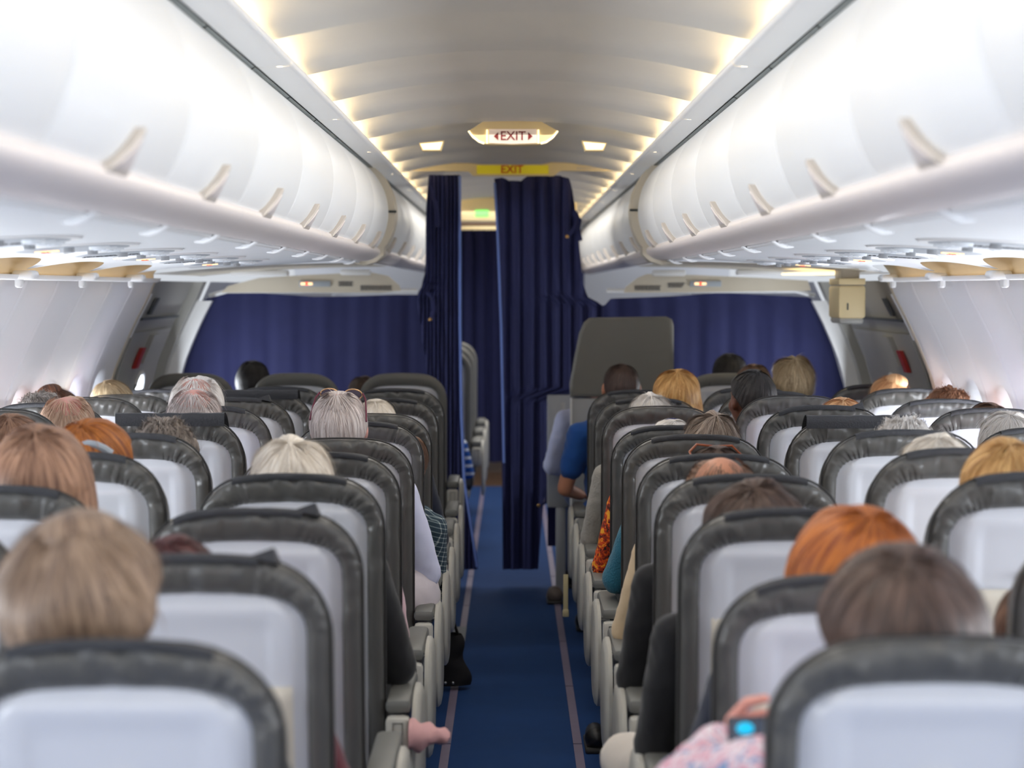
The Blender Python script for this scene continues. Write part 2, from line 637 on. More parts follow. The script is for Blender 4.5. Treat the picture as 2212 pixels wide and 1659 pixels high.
Y0, Y1 = -3.0, 20.0
floor = MB()
floor.grid(lambda u, v: (-1.62 + 3.24 * u, Y0 + (17.4 - Y0) * v, 0), 8, 40, False)
floor = tag(floor.build('floor', M['carpet']), kind='structure')
MB().box((0, 18.8, -0.011), (3.2, 2.8, 0.02)).build('galley_floor', M['brown'], floor, False)
for s in (-1, 1):
    y = 2.0
    k = 0
    while y < 17:
        MB().box((s * 0.228, y + 0.55, 0.002), (0.030, 1.085, 0.004)).build('aisle_strip', M['strip'], floor, False)
        y += 1.1
MB().box((-0.262, 9.9, 0.003), (0.10, 0.42, 0.005)).build('floor_plate', mat('plate_grey', rgb(104, 108, 116), 0.6), floor, False)


def make_wall(side, d_end):
    root = MB()
    sg = -1 if side == 'left' else 1
    # lower kick panel strip as the wall object itself
    root.loft_y([(sg * 1.56, 0.0), (sg * wx(0.1), 0.1), (sg * wx(0.3), 0.3)], [Y0, d_end], flip=(sg > 0))
    wall = tag(root.build('wall_' + side, M['wall'], None), kind='structure')
    bay = 0.515
    y = d_end
    n = 0
    while y > 1.0:
        y0, y1 = y - bay, y
        yc = (y0 + y1) / 2

        def fn(u, v):
            yy = y0 + 0.002 + (bay - 0.004) * u
            z = 0.28 + (1.625 - 0.28) * v
            x = wx(z)
            # shallow scalloping between the frames, deeper above the windows
            x += 0.012 * (0.5 - 0.5 * math.cos(2 * PI * u)) * sstep(0.6, 1.1, z)
            e = min(u, 1 - u) * bay
            x += 0.006 * (1 - sstep(0, 0.012, e))
            # window funnel
            dx, dz = (yy - yc) / 0.150, (z - 1.03) / 0.200
            r = (abs(dx) ** 2.6 + abs(dz) ** 2.6) ** (1 / 2.6)
            x += 0.060 * (1 - sstep(0.70, 1.0, r))
            return (sg * x, yy, z)

        def mk(u, v):
            yy = y0 + bay * u
            z = 0.28 + (1.625 - 0.28) * v
            dx, dz = (yy - yc) / 0.150, (z - 1.03) / 0.200
            return (abs(dx) ** 2.6 + abs(dz) ** 2.6) ** (1 / 2.6) > 0.66

        MB().grid(fn, 34, 72, flip=(sg < 0), mask=mk).build('wall_panel', M['wall'], wall, ang=60)
        # window: pane, bezel and shade
        n += 1
        wroot = empty('window_%d' % (n + (0 if sg < 0 else 40)), (sg * (wx(1.03) + 0.075), yc, 1.03), kind='structure')
        tilt = math.atan2(wx(1.2) - wx(0.86), 0.34)
        pane = MB()
        N = 24

        def sup(t, rx, rz):
            c, s_ = math.cos(t), math.sin(t)
            return (rx * math.copysign(abs(c) ** (2 / 2.6), c), rz * math.copysign(abs(s_) ** (2 / 2.6), s_))
        ring = [sup(2 * PI * k / N, 0.105, 0.140) for k in range(N)]
        pane.add([(sg * tilt * b, a, b) for a, b in ring], [tuple(range(N))])
        pane.build('pane', M['pane'], wroot, False)
        ringm = MB()
        for k in range(N):
            for (rr, off) in ((1.0, 0.0), (1.06, -0.016), (1.13, 0.0)):
                a, b = ring[k]
                ringm.v.append((sg * (tilt * b + off), a * rr, b * rr))
        for k in range(N):
            k2 = (k + 1) % N
            for q in range(2):
                ringm.f.append((k * 3 + q, k2 * 3 + q, k2 * 3 + q + 1, k * 3 + q + 1))
        ringm.build('bezel', M['reveal'], wroot)
        y -= bay
    return wall


EL, ER = 9.80, 9.30
wl = make_wall('left', EL)
wr = make_wall('right', ER)
# walls ahead of the curtain
for sg, side in ((-1, wl), (1, wr)):
    prof = [(sg * wx(z), z) for z in [0.02, 0.1] + [0.1 + 0.08 * k for k in range(1, 20)]]
    MB().loft_y(prof, [11.6, 13, 15, 17, 20], flip=(sg > 0)).build('forward_lining', M['wall'], side, ang=60)


fw = MB().box((0, 20.05, 1.2), (4.0, 0.06, 2.6))
tag(fw.build('wall_front', M['wall'], None, False), kind='structure')


# overwing exits
def make_exit(n, sg, y0, y1):
    root = empty('door_%d' % n, (0, 0, 0), kind='structure')
    off = 0.05
    prof = [(sg * (wx(z) + off), z) for z in [0.02 + 0.08 * k for k in range(21)]]
    MB().loft_y(prof, [y0, y1], flip=(sg > 0)).build('door_lining', M['door'], root, ang=60)
    # frames on both sides
    for ya, yb, m_ in ((y0, y0 + 0.05, 'beige'), (y1 - 0.16, y1 - 0.03, 'door')):
        pr = [(sg * (wx(z) + o), z) for z, o in [(0.02 + 0.08 * k, 0.0) for k in range(21)]]
        mb = MB()
        mb.loft_y(pr, [ya, yb], flip=(sg > 0))
        mb.loft_y([(sg * (abs(x) + off), z) for x, z in pr], [ya, yb], flip=(sg < 0))
        o = len(mb.v)
        for yy in (ya, yb):
            for i in range(len(pr) - 1):
                x0, z0 = pr[i]
                x1, z1 = pr[i + 1]
                k = len(mb.v)
                mb.v += [(x0, yy, z0), (x1, yy, z1), (x1 + sg * off, yy, z1), (x0 + sg * off, yy, z0)]
                mb.f.append((k, k + 1, k + 2, k + 3))
        mb.build('door_frame', M[m_], root, ang=50)

    def patch(name, ya, yb, za, zb, off2, m_, th=0.012):
        mb = MB()
        zs = [za + (zb - za) * k / 8 for k in range(9)]
        a = [(sg * (wx(z) + off2), z) for z in zs]
        b = [(sg * (wx(z) + off2 + th), z) for z in zs]
        mb.loft_y(a + b[::-1] + [a[0]], [ya, yb])
        for yy in (ya, yb):
            k = len(mb.v)
            for (x, z), (x2, z2) in zip(a, b):
                mb.v += [(x, yy, z), (x2, yy, z2)]
            for i in range(8):
                mb.f.append((k + 2 * i, k + 2 * i + 1, k + 2 * i + 3, k + 2 * i + 2))
        return mb.build(name, M[m_], root, ang=40, recalc=True)
    patch('door_panel', y0 + 0.30, y1 - 0.30, 0.25, 1.38, 0.030, 'door')
    patch('door_gap', y0 + 0.06, y0 + 0.10, 0.75, 1.33, 0.020, 'doordark')
    patch('light_strip', y0 + 0.08, y0 + 0.12, 1.36, 1.56, 0.004, 'soffit')
    patch('header_seam', y0 + 0.35, y1 - 0.25, 1.435, 1.447, 0.028, 'doordark', 0.02)
    patch('pull_handle', y0 + 0.62, y0 + 0.70, 1.20, 1.30, 0.006, 'red', 0.02)
    patch('placard', y0 + 0.50, y0 + 0.56, 1.46, 1.54, 0.030, 'doordark', 0.012)
    patch('handle_cover', y0 + 0.78, y0 + 0.98, 1.22, 1.36, 0.004, 'door', 0.03)
    # exit window
    pane = MB()
    N = 22
    yc = (y0 + y1) / 2 + 0.1
    pts = []
    for k in range(N):
        c, s_ = math.cos(2 * PI * k / N), math.sin(2 * PI * k / N)
        z = 1.02 + 0.15 * math.copysign(abs(s_) ** 0.8, s_)
        pts.append((sg * (wx(z) + 0.026), yc + 0.12 * math.copysign(abs(c) ** 0.8, c), z))
    pane.add(pts, [tuple(range(N))])
    pane.build('pane', M['pane'], root, False)
    rg = MB().tube(pts + [pts[0]], 0.012, 6, False)
    rg.build('bezel', M['reveal'], root)
    return root


make_exit(1, -1, EL, 11.50)
make_exit(2, 1, ER, 11.50)

# arch trim framing the curtain
for sg, nm in ((-1, 'trim_1'), (1, 'trim_2')):
    zs = [0.02 + 0.06 * k for k in range(26)]
    a = [(sg * (wx(z) - 0.075), z) for z in zs]
    b = [(sg * (wx(z) + 0.03), z) for z in zs]
    mb = MB()
    mb.loft_y(a, [11.44, 11.50], flip=(sg > 0))
    k = len(mb.v)
    for (x, z), (x2, z2) in zip(a, b):
        mb.v += [(x, 11.44, z), (x2, 11.44, z2)]
    for i in range(len(zs) - 1):
        mb.f.append((k + 2 * i, k + 2 * i + 1, k + 2 * i + 3, k + 2 * i + 2))
    tag(mb.build(nm, M['soffit'], None, ang=50, recalc=True), kind='structure')

# ------------------------------------------------------------------ ceiling
ceil_root = empty('ceiling', (0, 0, 2.26), kind='structure')


def vault(x, sink=0.0):
    return 2.262 - 0.20 * x * x - sink


PAN = 0.853
ys0 = 5.21 - 7 * PAN
k = 0
y = ys0
while y < 20:
    def fn(u, v, y=y):
        x = -0.70 + 1.40 * u
        t = v
        yy = y + 0.004 + (PAN - 0.008) * t
        # sawtooth: high just ahead of the rib, lowest at the far rib
        ed = sstep(0.30, 0.60, abs(x))
        s_ = (0.030 + 0.006 * ed) * (1 - sstep(0.0, 0.70, t))
        rib = (0.018 + 0.005 * ed) * sstep(0.60, 0.68, t)
        return (x, yy, vault(x) + s_ - rib - ceil_root.location.z)
    mb = MB().grid(fn, 28, 14, flip=True)
    # rib step (end face)
    def fe(u, v, y=y):
        x = -0.70 + 1.40 * u
        return (x, y + PAN - 0.004, vault(x) - 0.018 - 0.005 * sstep(0.30, 0.60, abs(x)) + v * 0.060 - ceil_root.location.z)
    mb.grid(fe, 28, 1, flip=True)
    mb.build('ceiling_panel', M['ceil'], ceil_root, ang=50)
    y += PAN
    k += 1
for D_ in (5.25, 7.90, 8.77):
    MB().box((0.0 if D_ != 8.77 else 0, D_, vault(0) - 0.010 - 2.26 + 0.008), (0.052, 0.012, 0.006), 0).build('ceiling_slot', M['slot'], ceil_root, False)

for sg in (-1, 1):
    # soffit pieces, grey channel, cove lamp
    y = 0.35
    while y < 19.5:
        L = 1.70
        mb = MB()
        pr = [(sg * 0.552, 2.160), (sg * 0.548, 2.150), (sg * 0.552, 2.141), (sg * 0.560, 2.138), (sg * 0.632, 2.134), (sg * 0.636, 2.140), (sg * 0.636, 2.150)]
        mb.loft_y([(x, z - 2.26) for x, z in pr], [y + 0.002, y + L - 0.002], flip=(sg > 0))
        mb.build('soffit', M['soffit'], ceil_root, ang=50)
        mb = MB()
        pr = [(sg * 0.633, 2.142), (sg * 0.641, 2.146), (sg * 0.650, 2.138), (sg * 0.664, 2.122)]
        mb.loft_y([(x, z - 2.26) for x, z in pr], [y, y + L], flip=(sg > 0))
        mb.loft_y([(sg * 0.640, 2.136 - 2.26), (sg * 0.647, 2.132 - 2.26), (sg * 0.655, 2.130 - 2.26)], [y + 0.01, y + L / 2 - 0.01], flip=(sg > 0))
        mb.loft_y([(sg * 0.640, 2.136 - 2.26), (sg * 0.647, 2.132 - 2.26), (sg * 0.655, 2.130 - 2.26)], [y + L / 2 + 0.01, y + L - 0.01], flip=(sg > 0))
        mb.build('air_channel', M['channel'], ceil_root, ang=50)
        y += L
    y = ys0 + PAN * 2
    while y < 19.4:
        mb = MB()
        mb.tube([(sg * 0.612, y + 0.04, 2.166 - 2.26), (sg * 0.612, y + PAN - 0.04, 2.166 - 2.26)], 0.008, 6)
        lamp = mb.build('cove_lamp', M['lamp'], ceil_root)
        y += PAN
    # closing panel behind lamps
    MB().loft_y([(sg * 0.60, 2.150 - 2.26), (sg * 0.66, 2.152 - 2.26), (sg * 0.70, 2.17 - 2.26), (sg * 0.70, 2.20 - 2.26)], [Y0, Y1], flip=(sg > 0)).build('lamp_trough', M['soffit'], ceil_root)
# outer roof above bins
MB().loft_y([(x, vault(x) + 0.06 - 2.26) for x in (-0.75, -0.4, 0, 0.4, 0.75)], [Y0, Y1]).build('upper_lining', M['ceil'], ceil_root)

# under-bin service ceiling (PSU channel) and cove
for sg, dend in ((-1, EL), (1, ER)):
    mb = MB()
    nb = 60
    ys = []

    def outer(y):
        # scalloped outboard edge: reaches the wall at each bracket
        ph = ((y - 7.02) / 1.03) % 1.0
        return 1.578 - 0.150 * math.sin(PI * ph) ** 0.75

    def fn(u, v):
        y = 0.3 + (dend - 0.3) * v
        xo = outer(y)
        x = 0.69 + (xo - 0.69) * u
        z = 1.716 - 0.0665 * (min(x, 1.15) - 0.69) - 0.03 * max(0, x - 1.15) - 0.028 * sstep(1.42, 1.60, x)
        return (sg * x, y, z)
    mb.grid(fn, 16, 240, flip=(sg < 0))
    t = mb.build('ceiling', M['psu'], None, ang=50)
    tag(t, kind='structure')
    t.name = 'ceiling.001' if sg < 0 else 'ceiling.002'
    # cove behind
    MB().loft_y([(sg * 1.36, 1.705), (sg * 1.46, 1.735), (sg * 1.56, 1.715), (sg * 1.612, 1.65), (sg * 1.612, 1.625), (sg * 1.590, 1.618)], [0.3, dend], flip=(sg > 0)).build('cove', M['cove'], t, ang=60)
    MB().loft_y([(sg * 1.590, 1.624), (sg * 1.578, 1.630), (sg * 1.584, 1.616), (sg * 1.600, 1.612)], [0.3, dend], flip=(sg > 0)).build('wall_top_rail', M['soffit'], t, ang=60)
    for k in range(-5, 4):
        ya = 7.02 + 1.03 * k
        if ya + 0.5 < dend:
            MB().tube([(sg * 1.375, ya + 0.06, 1.694), (sg * 1.375, min(dend - 0.03, ya + 0.97), 1.694)], 0.007, 6).build('sidewall_lamp', M['walllamp'], t)
        yb = 7.02 + 1.03 * k
        if yb < dend:
            b = MB().box((sg * 1.568, yb, 1.628), (0.075, 0.085, 0.030), 0, 0.012)
            b.box((sg * 1.588, yb, 1.607), (0.020, 0.060, 0.040), 0, 0.008)
            b.build('bracket', M['soffit'], t, ang=60)
    # over the exits
    MB().grid(lambda u, v: (sg * (0.66 + 0.98 * u), dend + (11.52 - dend) * v, 1.700 - 0.05 * u * u), 10, 6, flip=(sg < 0)).build('exit_ceiling', M['beige'], t)

lampbox = empty('exit_light', (1.42, 9.9, 1.655), label='glowing warm ceiling light above the right-hand overwing exit', cat='light')
MB().box((0, 0.35, 0), (0.22, 0.7, 0.012), 0, 0.005).build('diffuser', M['glow'], lampbox)
bx = empty('exit_cabinet', (1.50, 9.75, 1.515), label='cream boxy housing hanging beside the right-hand overwing exit', cat='housing')
MB().box((0, 0, 0.01), (0.12, 0.30, 0.145), 0, 0.012).build('body', M['header'], bx)
MB().box((0, 0, 0.100), (0.118, 0.29, 0.028), 0, 0.004).build('lid', M['header'], bx)
MB().box((0, 0, 0.130), (0.08, 0.20, 0.06), 0, 0.004).build('hanger', M['beige'], bx)
MB().box((0.0, 0, -0.072), (0.11, 0.28, 0.03), 0, 0.014).build('base', M['door'], bx)
MB().box((-0.02, -0.151, -0.01), (0.006, 0.006, 0.03)).build('catch', M['doordark'], bx, False)

# ------------------------------------------------------------------ overhead bins
DOORP = [(0.606, 1.768), (0.592, 1.785), (0.573, 1.825), (0.560, 1.870), (0.554, 1.920), (0.559, 1.975), (0.574, 2.026), (0.598, 2.072), (0.625, 2.108), (0.646, 2.127)]


def prof_smooth(P, n=3):
    V = [Vector((a, b)) for a, b in P]
    out = []
    for i in range(len(V) - 1):
        p0 = V[max(i - 1, 0)]
        p1, p2 = V[i], V[i + 1]
        p3 = V[min(i + 2, len(V) - 1)]
        for k in range(n):
            t = k / n
            q = 0.5 * ((2 * p1) + (-p0 + p2) * t + (2 * p0 - 5 * p1 + 4 * p2 - p3) * t * t + (-p0 + 3 * p1 - 3 * p2 + p3) * t ** 3)
            out.append((q.x, q.y))
    out.append(P[-1])
    return out


DP = prof_smooth(DOORP)
RAILP = prof_smooth([(0.618, 1.772), (0.600, 1.766), (0.592, 1.752), (0.598, 1.736), (0.620, 1.720), (0.650, 1.709), (0.680, 1.708), (0.696, 1.716)])
ordn = ['first', 'second', 'third', 'fourth', 'fifth', 'sixth', 'seventh', 'eighth', 'ninth', 'tenth', 'eleventh', 'twelfth', 'thirteenth', 'fourteenth', 'fifteenth', 'sixteenth', 'seventeenth', 'eighteenth', 'nineteenth', 'twentieth']


def bin_proto(sg):
    root = empty('overhead_bin', (0, 0, 0))
    e = 0.008
    mb = MB()

    def prof_in(d):
        out = []
        for i, (x, z) in enumerate(DP):
            a = Vector(DP[max(i - 1, 0)])
            b = Vector(DP[min(i + 1, len(DP) - 1)])
            t = (b - a).normalized()
            nrm = Vector((t.y, -t.x))      # away from aisle
            out.append((sg * (x + abs(nrm.x) * d), z + (nrm.y * d if nrm.x > 0 else -nrm.y * d)))
        return out
    ys = [(0.004, 0.020), (0.005, 0.007), (0.009, 0.002), (0.018, 0.0), (0.5, 0.0), (0.982, 0.0), (0.991, 0.002), (0.995, 0.007), (0.996, 0.020)]
    n = len(DP)
    for (y, d) in ys:
        for (x, z) in prof_in(d):
            mb.v.append((x, y, z))
    for j in range(len(ys) - 1):
        for i in range(n - 1):
            a = j * n + i
            q = (a, a + 1, a + n + 1, a + n)
            mb.f.append(q[::-1] if sg > 0 else q)
    mb.build('bin_door', M['white'], root, ang=30)
    mb = MB().loft_y([(sg * (x + 0.016), z) for x, z in DP], [0.0, 1.0], flip=(sg > 0))
    mb.build('bin_frame', M['soffit'], root, ang=70)
    mb = MB().loft_y([(sg * x, z) for x, z in RAILP], [0.001, 0.999], flip=(sg < 0))
    mb.build('bin_rail', M['rail'], root, ang=70)
    # fin-shaped latch
    def fin(sc, th):
        mb = MB()
        tri = [(-0.120, 1.756), (-0.070, 1.774), (-0.022, 1.800), (0.012, 1.826), (0.024, 1.830), (0.032, 1.820), (0.044, 1.784), (0.050, 1.756)]
        k = len(tri)
        cy = sum(a for a, b in tri) / k
        cz = 1.778
        tri = [(cy + (a - cy) * sc, cz + (b - cz) * sc) for a, b in tri]

        def bx_(z):
            return interp([(b, a) for a, b in DOORP], z)
        for off, s2 in ((0.004, 1.0), (-th * 0.8, 1.0), (-th, 0.86)):
            for a, b in tri:
                zz = cz + (b - cz) * s2
                mb.v.append((sg * (bx_(max(1.768, zz)) + off), 0.5 + cy + (a - cy) * s2, zz))
        for r in range(2):
            for i in range(k):
                j = (i + 1) % k
                mb.f.append((r * k + i, r * k + j, (r + 1) * k + j, (r + 1) * k + i))
        mb.f.append(tuple(2 * k + i for i in range(k)))
        return mb
    lt = fin(1.0, 0.018).build('latch', M['latch'], root, ang=40, recalc=True)
    fin(0.72, 0.021).build('latch_paddle', M['rail'], lt, ang=40, recalc=True)
    return root


for sg, nm, y_start, cnt in ((-1, 'left', 2.80 - 2, 9), (1, 'right', 2.62 - 2, 9)):
    proto = bin_proto(sg)
    for i in range(cnt):
        o = proto if i == 0 else copy_tree(proto)
        o.location = (0, y_start + i, 0)
        lab = 'white curved overhead bin on the %s side, %s from the camera' % (nm, ordn[max(0, i - 1)]) if i > 0 else 'white curved overhead bin on the %s side right beside the camera' % nm
        tag(o, lab, 'overhead bin', 'overhead bins along the %s side of the aisle' % nm)
    ye = y_start + cnt
    # beige end ring
    rg = empty('bin_end_frame', (0, ye, 0), label='beige curved end frame closing the row of bins on the %s' % nm, cat='bin frame')
    outer_ = [(x - 0.030, z) for x, z in DP]
    inner_ = [(x + 0.05, z) for x, z in DP]
    outer_ = [(0.70, 1.695), (0.66, 1.69), (0.61, 1.705), (0.578, 1.735)] + outer_
    inner_ = [(0.75, 1.72), (0.70, 1.74), (0.68, 1.75), (0.66, 1.76)] + inner_
    mb = MB()
    P_ = [(sg * x, z) for x, z in outer_]
    Q_ = [(sg * x, z) for x, z in inner_]
    mb.loft_y(P_, [0.01, 0.03, 0.20], flip=(sg > 0))
    k = len(mb.v)
    for yy in (0.01, 0.20):
        k = len(mb.v)
        for a, b in zip(P_, Q_):
            mb.v += [(a[0], yy, a[1]), (b[0], yy, b[1])]
        for i in range(len(P_) - 1):
            mb.f.append((k + 2 * i, k + 2 * i + 1, k + 2 * i + 3, k + 2 * i + 2))
    mb.build('ring', M['beige'], rg, ang=50, recalc=True)
    MB().box((sg * 0.545, 0.008, 1.93), (0.05, 0.012, 0.010)).build('notch', M['slot'], rg, False)
    # bins ahead
    for i in range(9):
        o = copy_tree(proto)
        o.location = (0, ye + 0.22 + i, 0)
        tag(o, 'white overhead bin on the %s, %s beyond the beige end frame' % (nm, ordn[i]), 'overhead bin', 'overhead bins beyond the exit on the %s side' % nm)
    # bead rail with brackets under the bins
    br = empty('hand_rail', (0, 0, 0), label='thin white grip rail with hooked brackets under the %s bins' % nm, cat='rail')
    MB().tube([(sg * 0.690, 0.8, 1.706), (sg * 0.690, ye, 1.706)], 0.0065, 8).build('rail_bar', M['soffit'], br)
    for k in range(-3, 9):
        yb = (3.52 if sg < 0 else 3.42) + 0.735 * k
        if 0.8 < yb < ye:
            b = MB()
            pts = [(sg * 0.668, yb - 0.02, 1.722), (sg * 0.674, yb - 0.016, 1.706), (sg * 0.690, yb - 0.010, 1.696), (sg * 0.706, yb, 1.692), (sg * 0.728, yb + 0.012, 1.692)]
            b.tube(pts, [0.006, 0.007, 0.006, 0.005, 0.002], 8)
            b.tube([(sg * 0.668, yb + 0.02, 1.722), (sg * 0.674, yb + 0.010, 1.706), (sg * 0.690, yb + 0.002, 1.698), (sg * 0.712, yb, 1.694)], [0.005, 0.005, 0.005, 0.004], 8)
            b.build('rail_hook', M['soffit'], br)

# ------------------------------------------------------------------ passenger service units
txt_life = text_mesh('Life vest under your seat', 0.017, 0.0004)


def psu(sg, y, kind, label):
    zc = 1.716 - 0.0665 * (1.10 - 0.69) - 0.002
    root = empty('service_unit', (sg * 1.10, y, zc), label=label, cat='service unit', group='overhead service units')
    root.rotation_euler = (0, sg * 0.0665, 0)
    def ell(rx, ry, z0, z1, N=36, cx=0, cy=0):
        mb = MB()
        for (r, z) in ((1.0, z0), (0.97, z1)):
            for k in range(N):
                a = 2 * PI * k / N
                mb.v.append((cx + rx * r * math.cos(a), cy + ry * r * math.sin(a), z))
        for k in range(N):
            j = (k + 1) % N
            mb.f.append((k, j, N + j, N + k))
        mb.f.append(tuple(range(N, 2 * N))[::-1])
        return mb
    ell(0.165, 0.25, 0.004, -0.003).build('rim', M['soffit'], root, recalc=True)
    ell(0.140, 0.215, -0.002, -0.0045).build('plate', M['psugrey'], root, recalc=True)
    for k in range(3):
        l = ell(0.026, 0.026, -0.004, -0.012, 16, -sg * 0.085, -0.10 + 0.10 * k).build('reading_light', M['psu'], root, recalc=True)
        ell(0.016, 0.016, -0.011, -0.014, 12, -sg * 0.085, -0.10 + 0.10 * k).build('lens', M['lens'], l, recalc=True)
    for k in range(2):
        ell(0.014, 0.014, -0.004, -0.016, 12, -sg * 0.02, -0.15 + 0.30 * k).build('air_nozzle', M['trim'], root, recalc=True)
    if kind == 'smoke':
        bar = MB().box((sg * 0.06 - 0.018, -0.02, -0.006), (0.024, 0.022, 0.004)).box((sg * 0.06 + 0.004, -0.02, -0.006), (0.014, 0.022, 0.004))
        for q in range(3):
            bar.box((sg * 0.06 + 0.016 + 0.005 * q, -0.02, -0.006), (0.003, 0.022, 0.004))
        bar.build('no_smoking_sign', M['signwarm'], root, False)
        cr = MB().box((sg * 0.06 - 0.004, -0.02, -0.0085), (0.034, 0.005, 0.002), 1.1).box((sg * 0.06 - 0.004, -0.02, -0.0085), (0.034, 0.005, 0.002), -1.1)
        cr.build('red_cross', M['signred'], root, False)
    else:
        o = link('life_vest_text', txt_life, root)
        if not o.data.materials:
            o.data.materials.append(M['ink'])
        o.location = (sg * 0.04, 0.0, -0.0055)
        o.scale = (0.9, 2.2, 1)
        o.rotation_euler = (PI, 0, 0)
        b = MB()
        rng = random.Random(int(y * 10))
        for q in range(14):
            b.box((sg * 0.04 - 0.09 + 0.013 * q, 0.065, -0.0052), (0.009, 0.010 + 0.004 * rng.random(), 0.001))
        b.build('small_print', M['ink'], root, False)
    return root


for sg, nm, base in ((-1, 'left', 5.46), (1, 'right', 5.75)):
    for i in range(6):
        y = base - 0.735 + 0.735 * i
        kd = 'text' if i % 2 == 0 else 'smoke'
        if y > (EL if sg < 0 else ER) - 0.2:
            continue
        psu(sg, y, kd, ('round grey panel with lit no-smoking sign under the %s bins, %s along' if kd == 'smoke' else 'round grey panel with life vest notice under the %s bins, %s along') % (nm, ordn[i]))


# ------------------------------------------------------------------ class divider boards at the curtain
def poly_board(pts, y, th, name, m, parent=None):
    mb = MB()
    k = len(pts)
    for yy in (y, y + th):
        for p in pts:
            mb.v.append((p[0], yy, p[1]))
    mb.f.append(tuple(range(k)))
    mb.f.append(tuple(range(k, 2 * k))[::-1])
    for i in range(k):
        j = (i + 1) % k
        mb.f.append((i, k + i, k + j, j))
    return mb.build(name, m, parent, ang=30, recalc=True)


def pxz(px, py, D):
    p = at(px, py, D)
    return (p.x, p.z)


DB = 11.42
for sg, nm in ((-1, 'left'), (1, 'right')):
    root = empty('divider_board', (0, 0, 0), label='beige sign board above the navy curtain on the %s side' % nm, cat='sign board')
    if sg < 0:
        shape = [(478, 632), (492, 618), (560, 600), (660, 594), (800, 588), (838, 596), (862, 616), (866, 628), (820, 632)]
    else:
        shape = [(1348, 632), (1352, 620), (1378, 600), (1398, 592), (1500, 594), (1640, 600), (1745, 606), (1752, 628), (1600, 630), (1440, 632)]
    poly_board([pxz(x, y, DB) for x, y in shape], DB, 0.03, 'board', M['beige'], root)
    cxs = [(662, 0), (735, 1), (845, 2)] if sg < 0 else [(1512, 0), (1450, 1), (1400, 2)]
    x0 = 662 if sg < 0 else 1512
    p = at(x0 + (18 if sg < 0 else 12), 613, DB)
    MB().box((p.x, DB - 0.004, p.z), (0.165, 0.008, 0.030), 0, 0.003).build('sign_housing', M['psugrey'], root)
    p = at(x0, 613, DB)
    MB().box((p.x - 0.014, DB - 0.010, p.z), (0.030, 0.004, 0.013)).box((p.x + 0.020, DB - 0.010, p.z), (0.024, 0.004, 0.013)).build('no_smoking_sign', M['signwarm'], root, False)
    MB().box((p.x + 0.002, DB - 0.012, p.z), (0.012, 0.003, 0.016)).build('red_cross', M['signred'], root, False)
    for (cx, cy, wd) in (((810, 622, 64), (745, 613, 28)) if sg < 0 else ((1398, 622, 54), (1458, 616, 30))):
        p = at(cx, cy, DB)
        b = MB()
        rng = random.Random(cx)
        for r in range(3):
            xx = -wd / 2
            while xx < wd / 2:
                l = rng.uniform(3, 8)
                b.box((p.x + (xx + l / 2) * DB / F, DB - 0.001, p.z + 0.009 - 0.009 * r), (l * 0.85 * DB / F, 0.003, 0.0055))
                xx += l
        b.build('notice_text', M['ink'], root, False)
    # white panels above board
    xa, xb = (500, 622) if sg < 0 else (1410, 1480)
    a, b_ = at(xa, 590, DB - 0.1), at(xb, 598, DB - 0.1)
    MB().box(((a.x + b_.x) / 2, DB - 0.08, (a.z + b_.z) / 2 + 0.01), (abs(a.x - b_.x), 0.12, 0.03), 0, 0.008).build('light_panel', M['soffit'], root)
    xa, xb = (736, 800) if sg < 0 else (1592, 1690)
    a, b_ = at(xa, 588, DB - 0.1), at(xb, 597, DB - 0.1)
    MB().box(((a.x + b_.x) / 2, DB - 0.08, (a.z + b_.z) / 2 + 0.01), (abs(a.x - b_.x), 0.12, 0.028), 0, 0.008).build('light_panel', M['soffit'], root)
    # hook rail just above the curtain
    MB().tube([(sg * 0.50, 11.50, 1.572), (sg * 1.50, 11.50, 1.572), (sg * 1.60, 11.50, 1.545)], 0.012, 8).build('curtain_track', M['soffit'], root)

# EXIT sign on the ceiling
DS = 8.75
root = empty('exit_sign', (0, DS, 2.25), label='cream ceiling sign reading EXIT between two red arrows', cat='exit sign')
ps = [(1012, 283), (1022, 296), (1035, 306), (1050, 311), (1107, 313), (1162, 311), (1180, 307), (1194, 297), (1205, 283)]
pts = [(pxz(x, y, DS)[0], pxz(x, y, DS)[1] - 2.25) for x, y in ps] + [(0.10, 0.012), (0, 0.014), (-0.10, 0.012)]
poly_board(pts, 0, 0.10, 'body', M['header'], root)
fp = [(1056, 279), (1056, 309), (1107, 311), (1160, 309), (1160, 279)]
poly_board([(pxz(x, y, DS)[0], pxz(x, y, DS)[1] - 2.25) for x, y in fp], -0.006, 0.01, 'sign_face', M['signface'], root)
for px in (1052, 1163):
    p = pxz(px, 295, DS)
    MB().box((p[0], -0.004, p[1] - 2.25), (0.006, 0.012, 0.054)).build('edge_light', M['glow'], root, False)
for seg in ([(1012, 283), (1022, 296), (1035, 306), (1046, 310)], [(1205, 283), (1194, 297), (1180, 307), (1168, 310)]):
    MB().tube([(pxz(x, y, DS)[0], -0.004, pxz(x, y, DS)[1] - 2.25) for x, y in seg], 0.0045, 6).build('edge_light', M['glow'], root)
tm = text_mesh('EXIT', 0.050, 0.001, 0.0004)
tm.materials.append(M['exitred'])
o = link('exit_lettering', tm, root)
p = pxz(1108, 294.5, DS)
o.location = (p[0], -0.009, p[1] - 2.25)
o.rotation_euler = (PI / 2, 0, 0)
for s, px in ((-1, 1072), (1, 1145)):
    p = pxz(px, 294.5, DS)
    x, z = p[0], p[1] - 2.25
    poly_board([(x - s * 0.008, z - 0.016), (x - s * 0.008, z + 0.016), (x + s * 0.010, z)], -0.009, 0.003, 'arrow', M['exitred'], root)
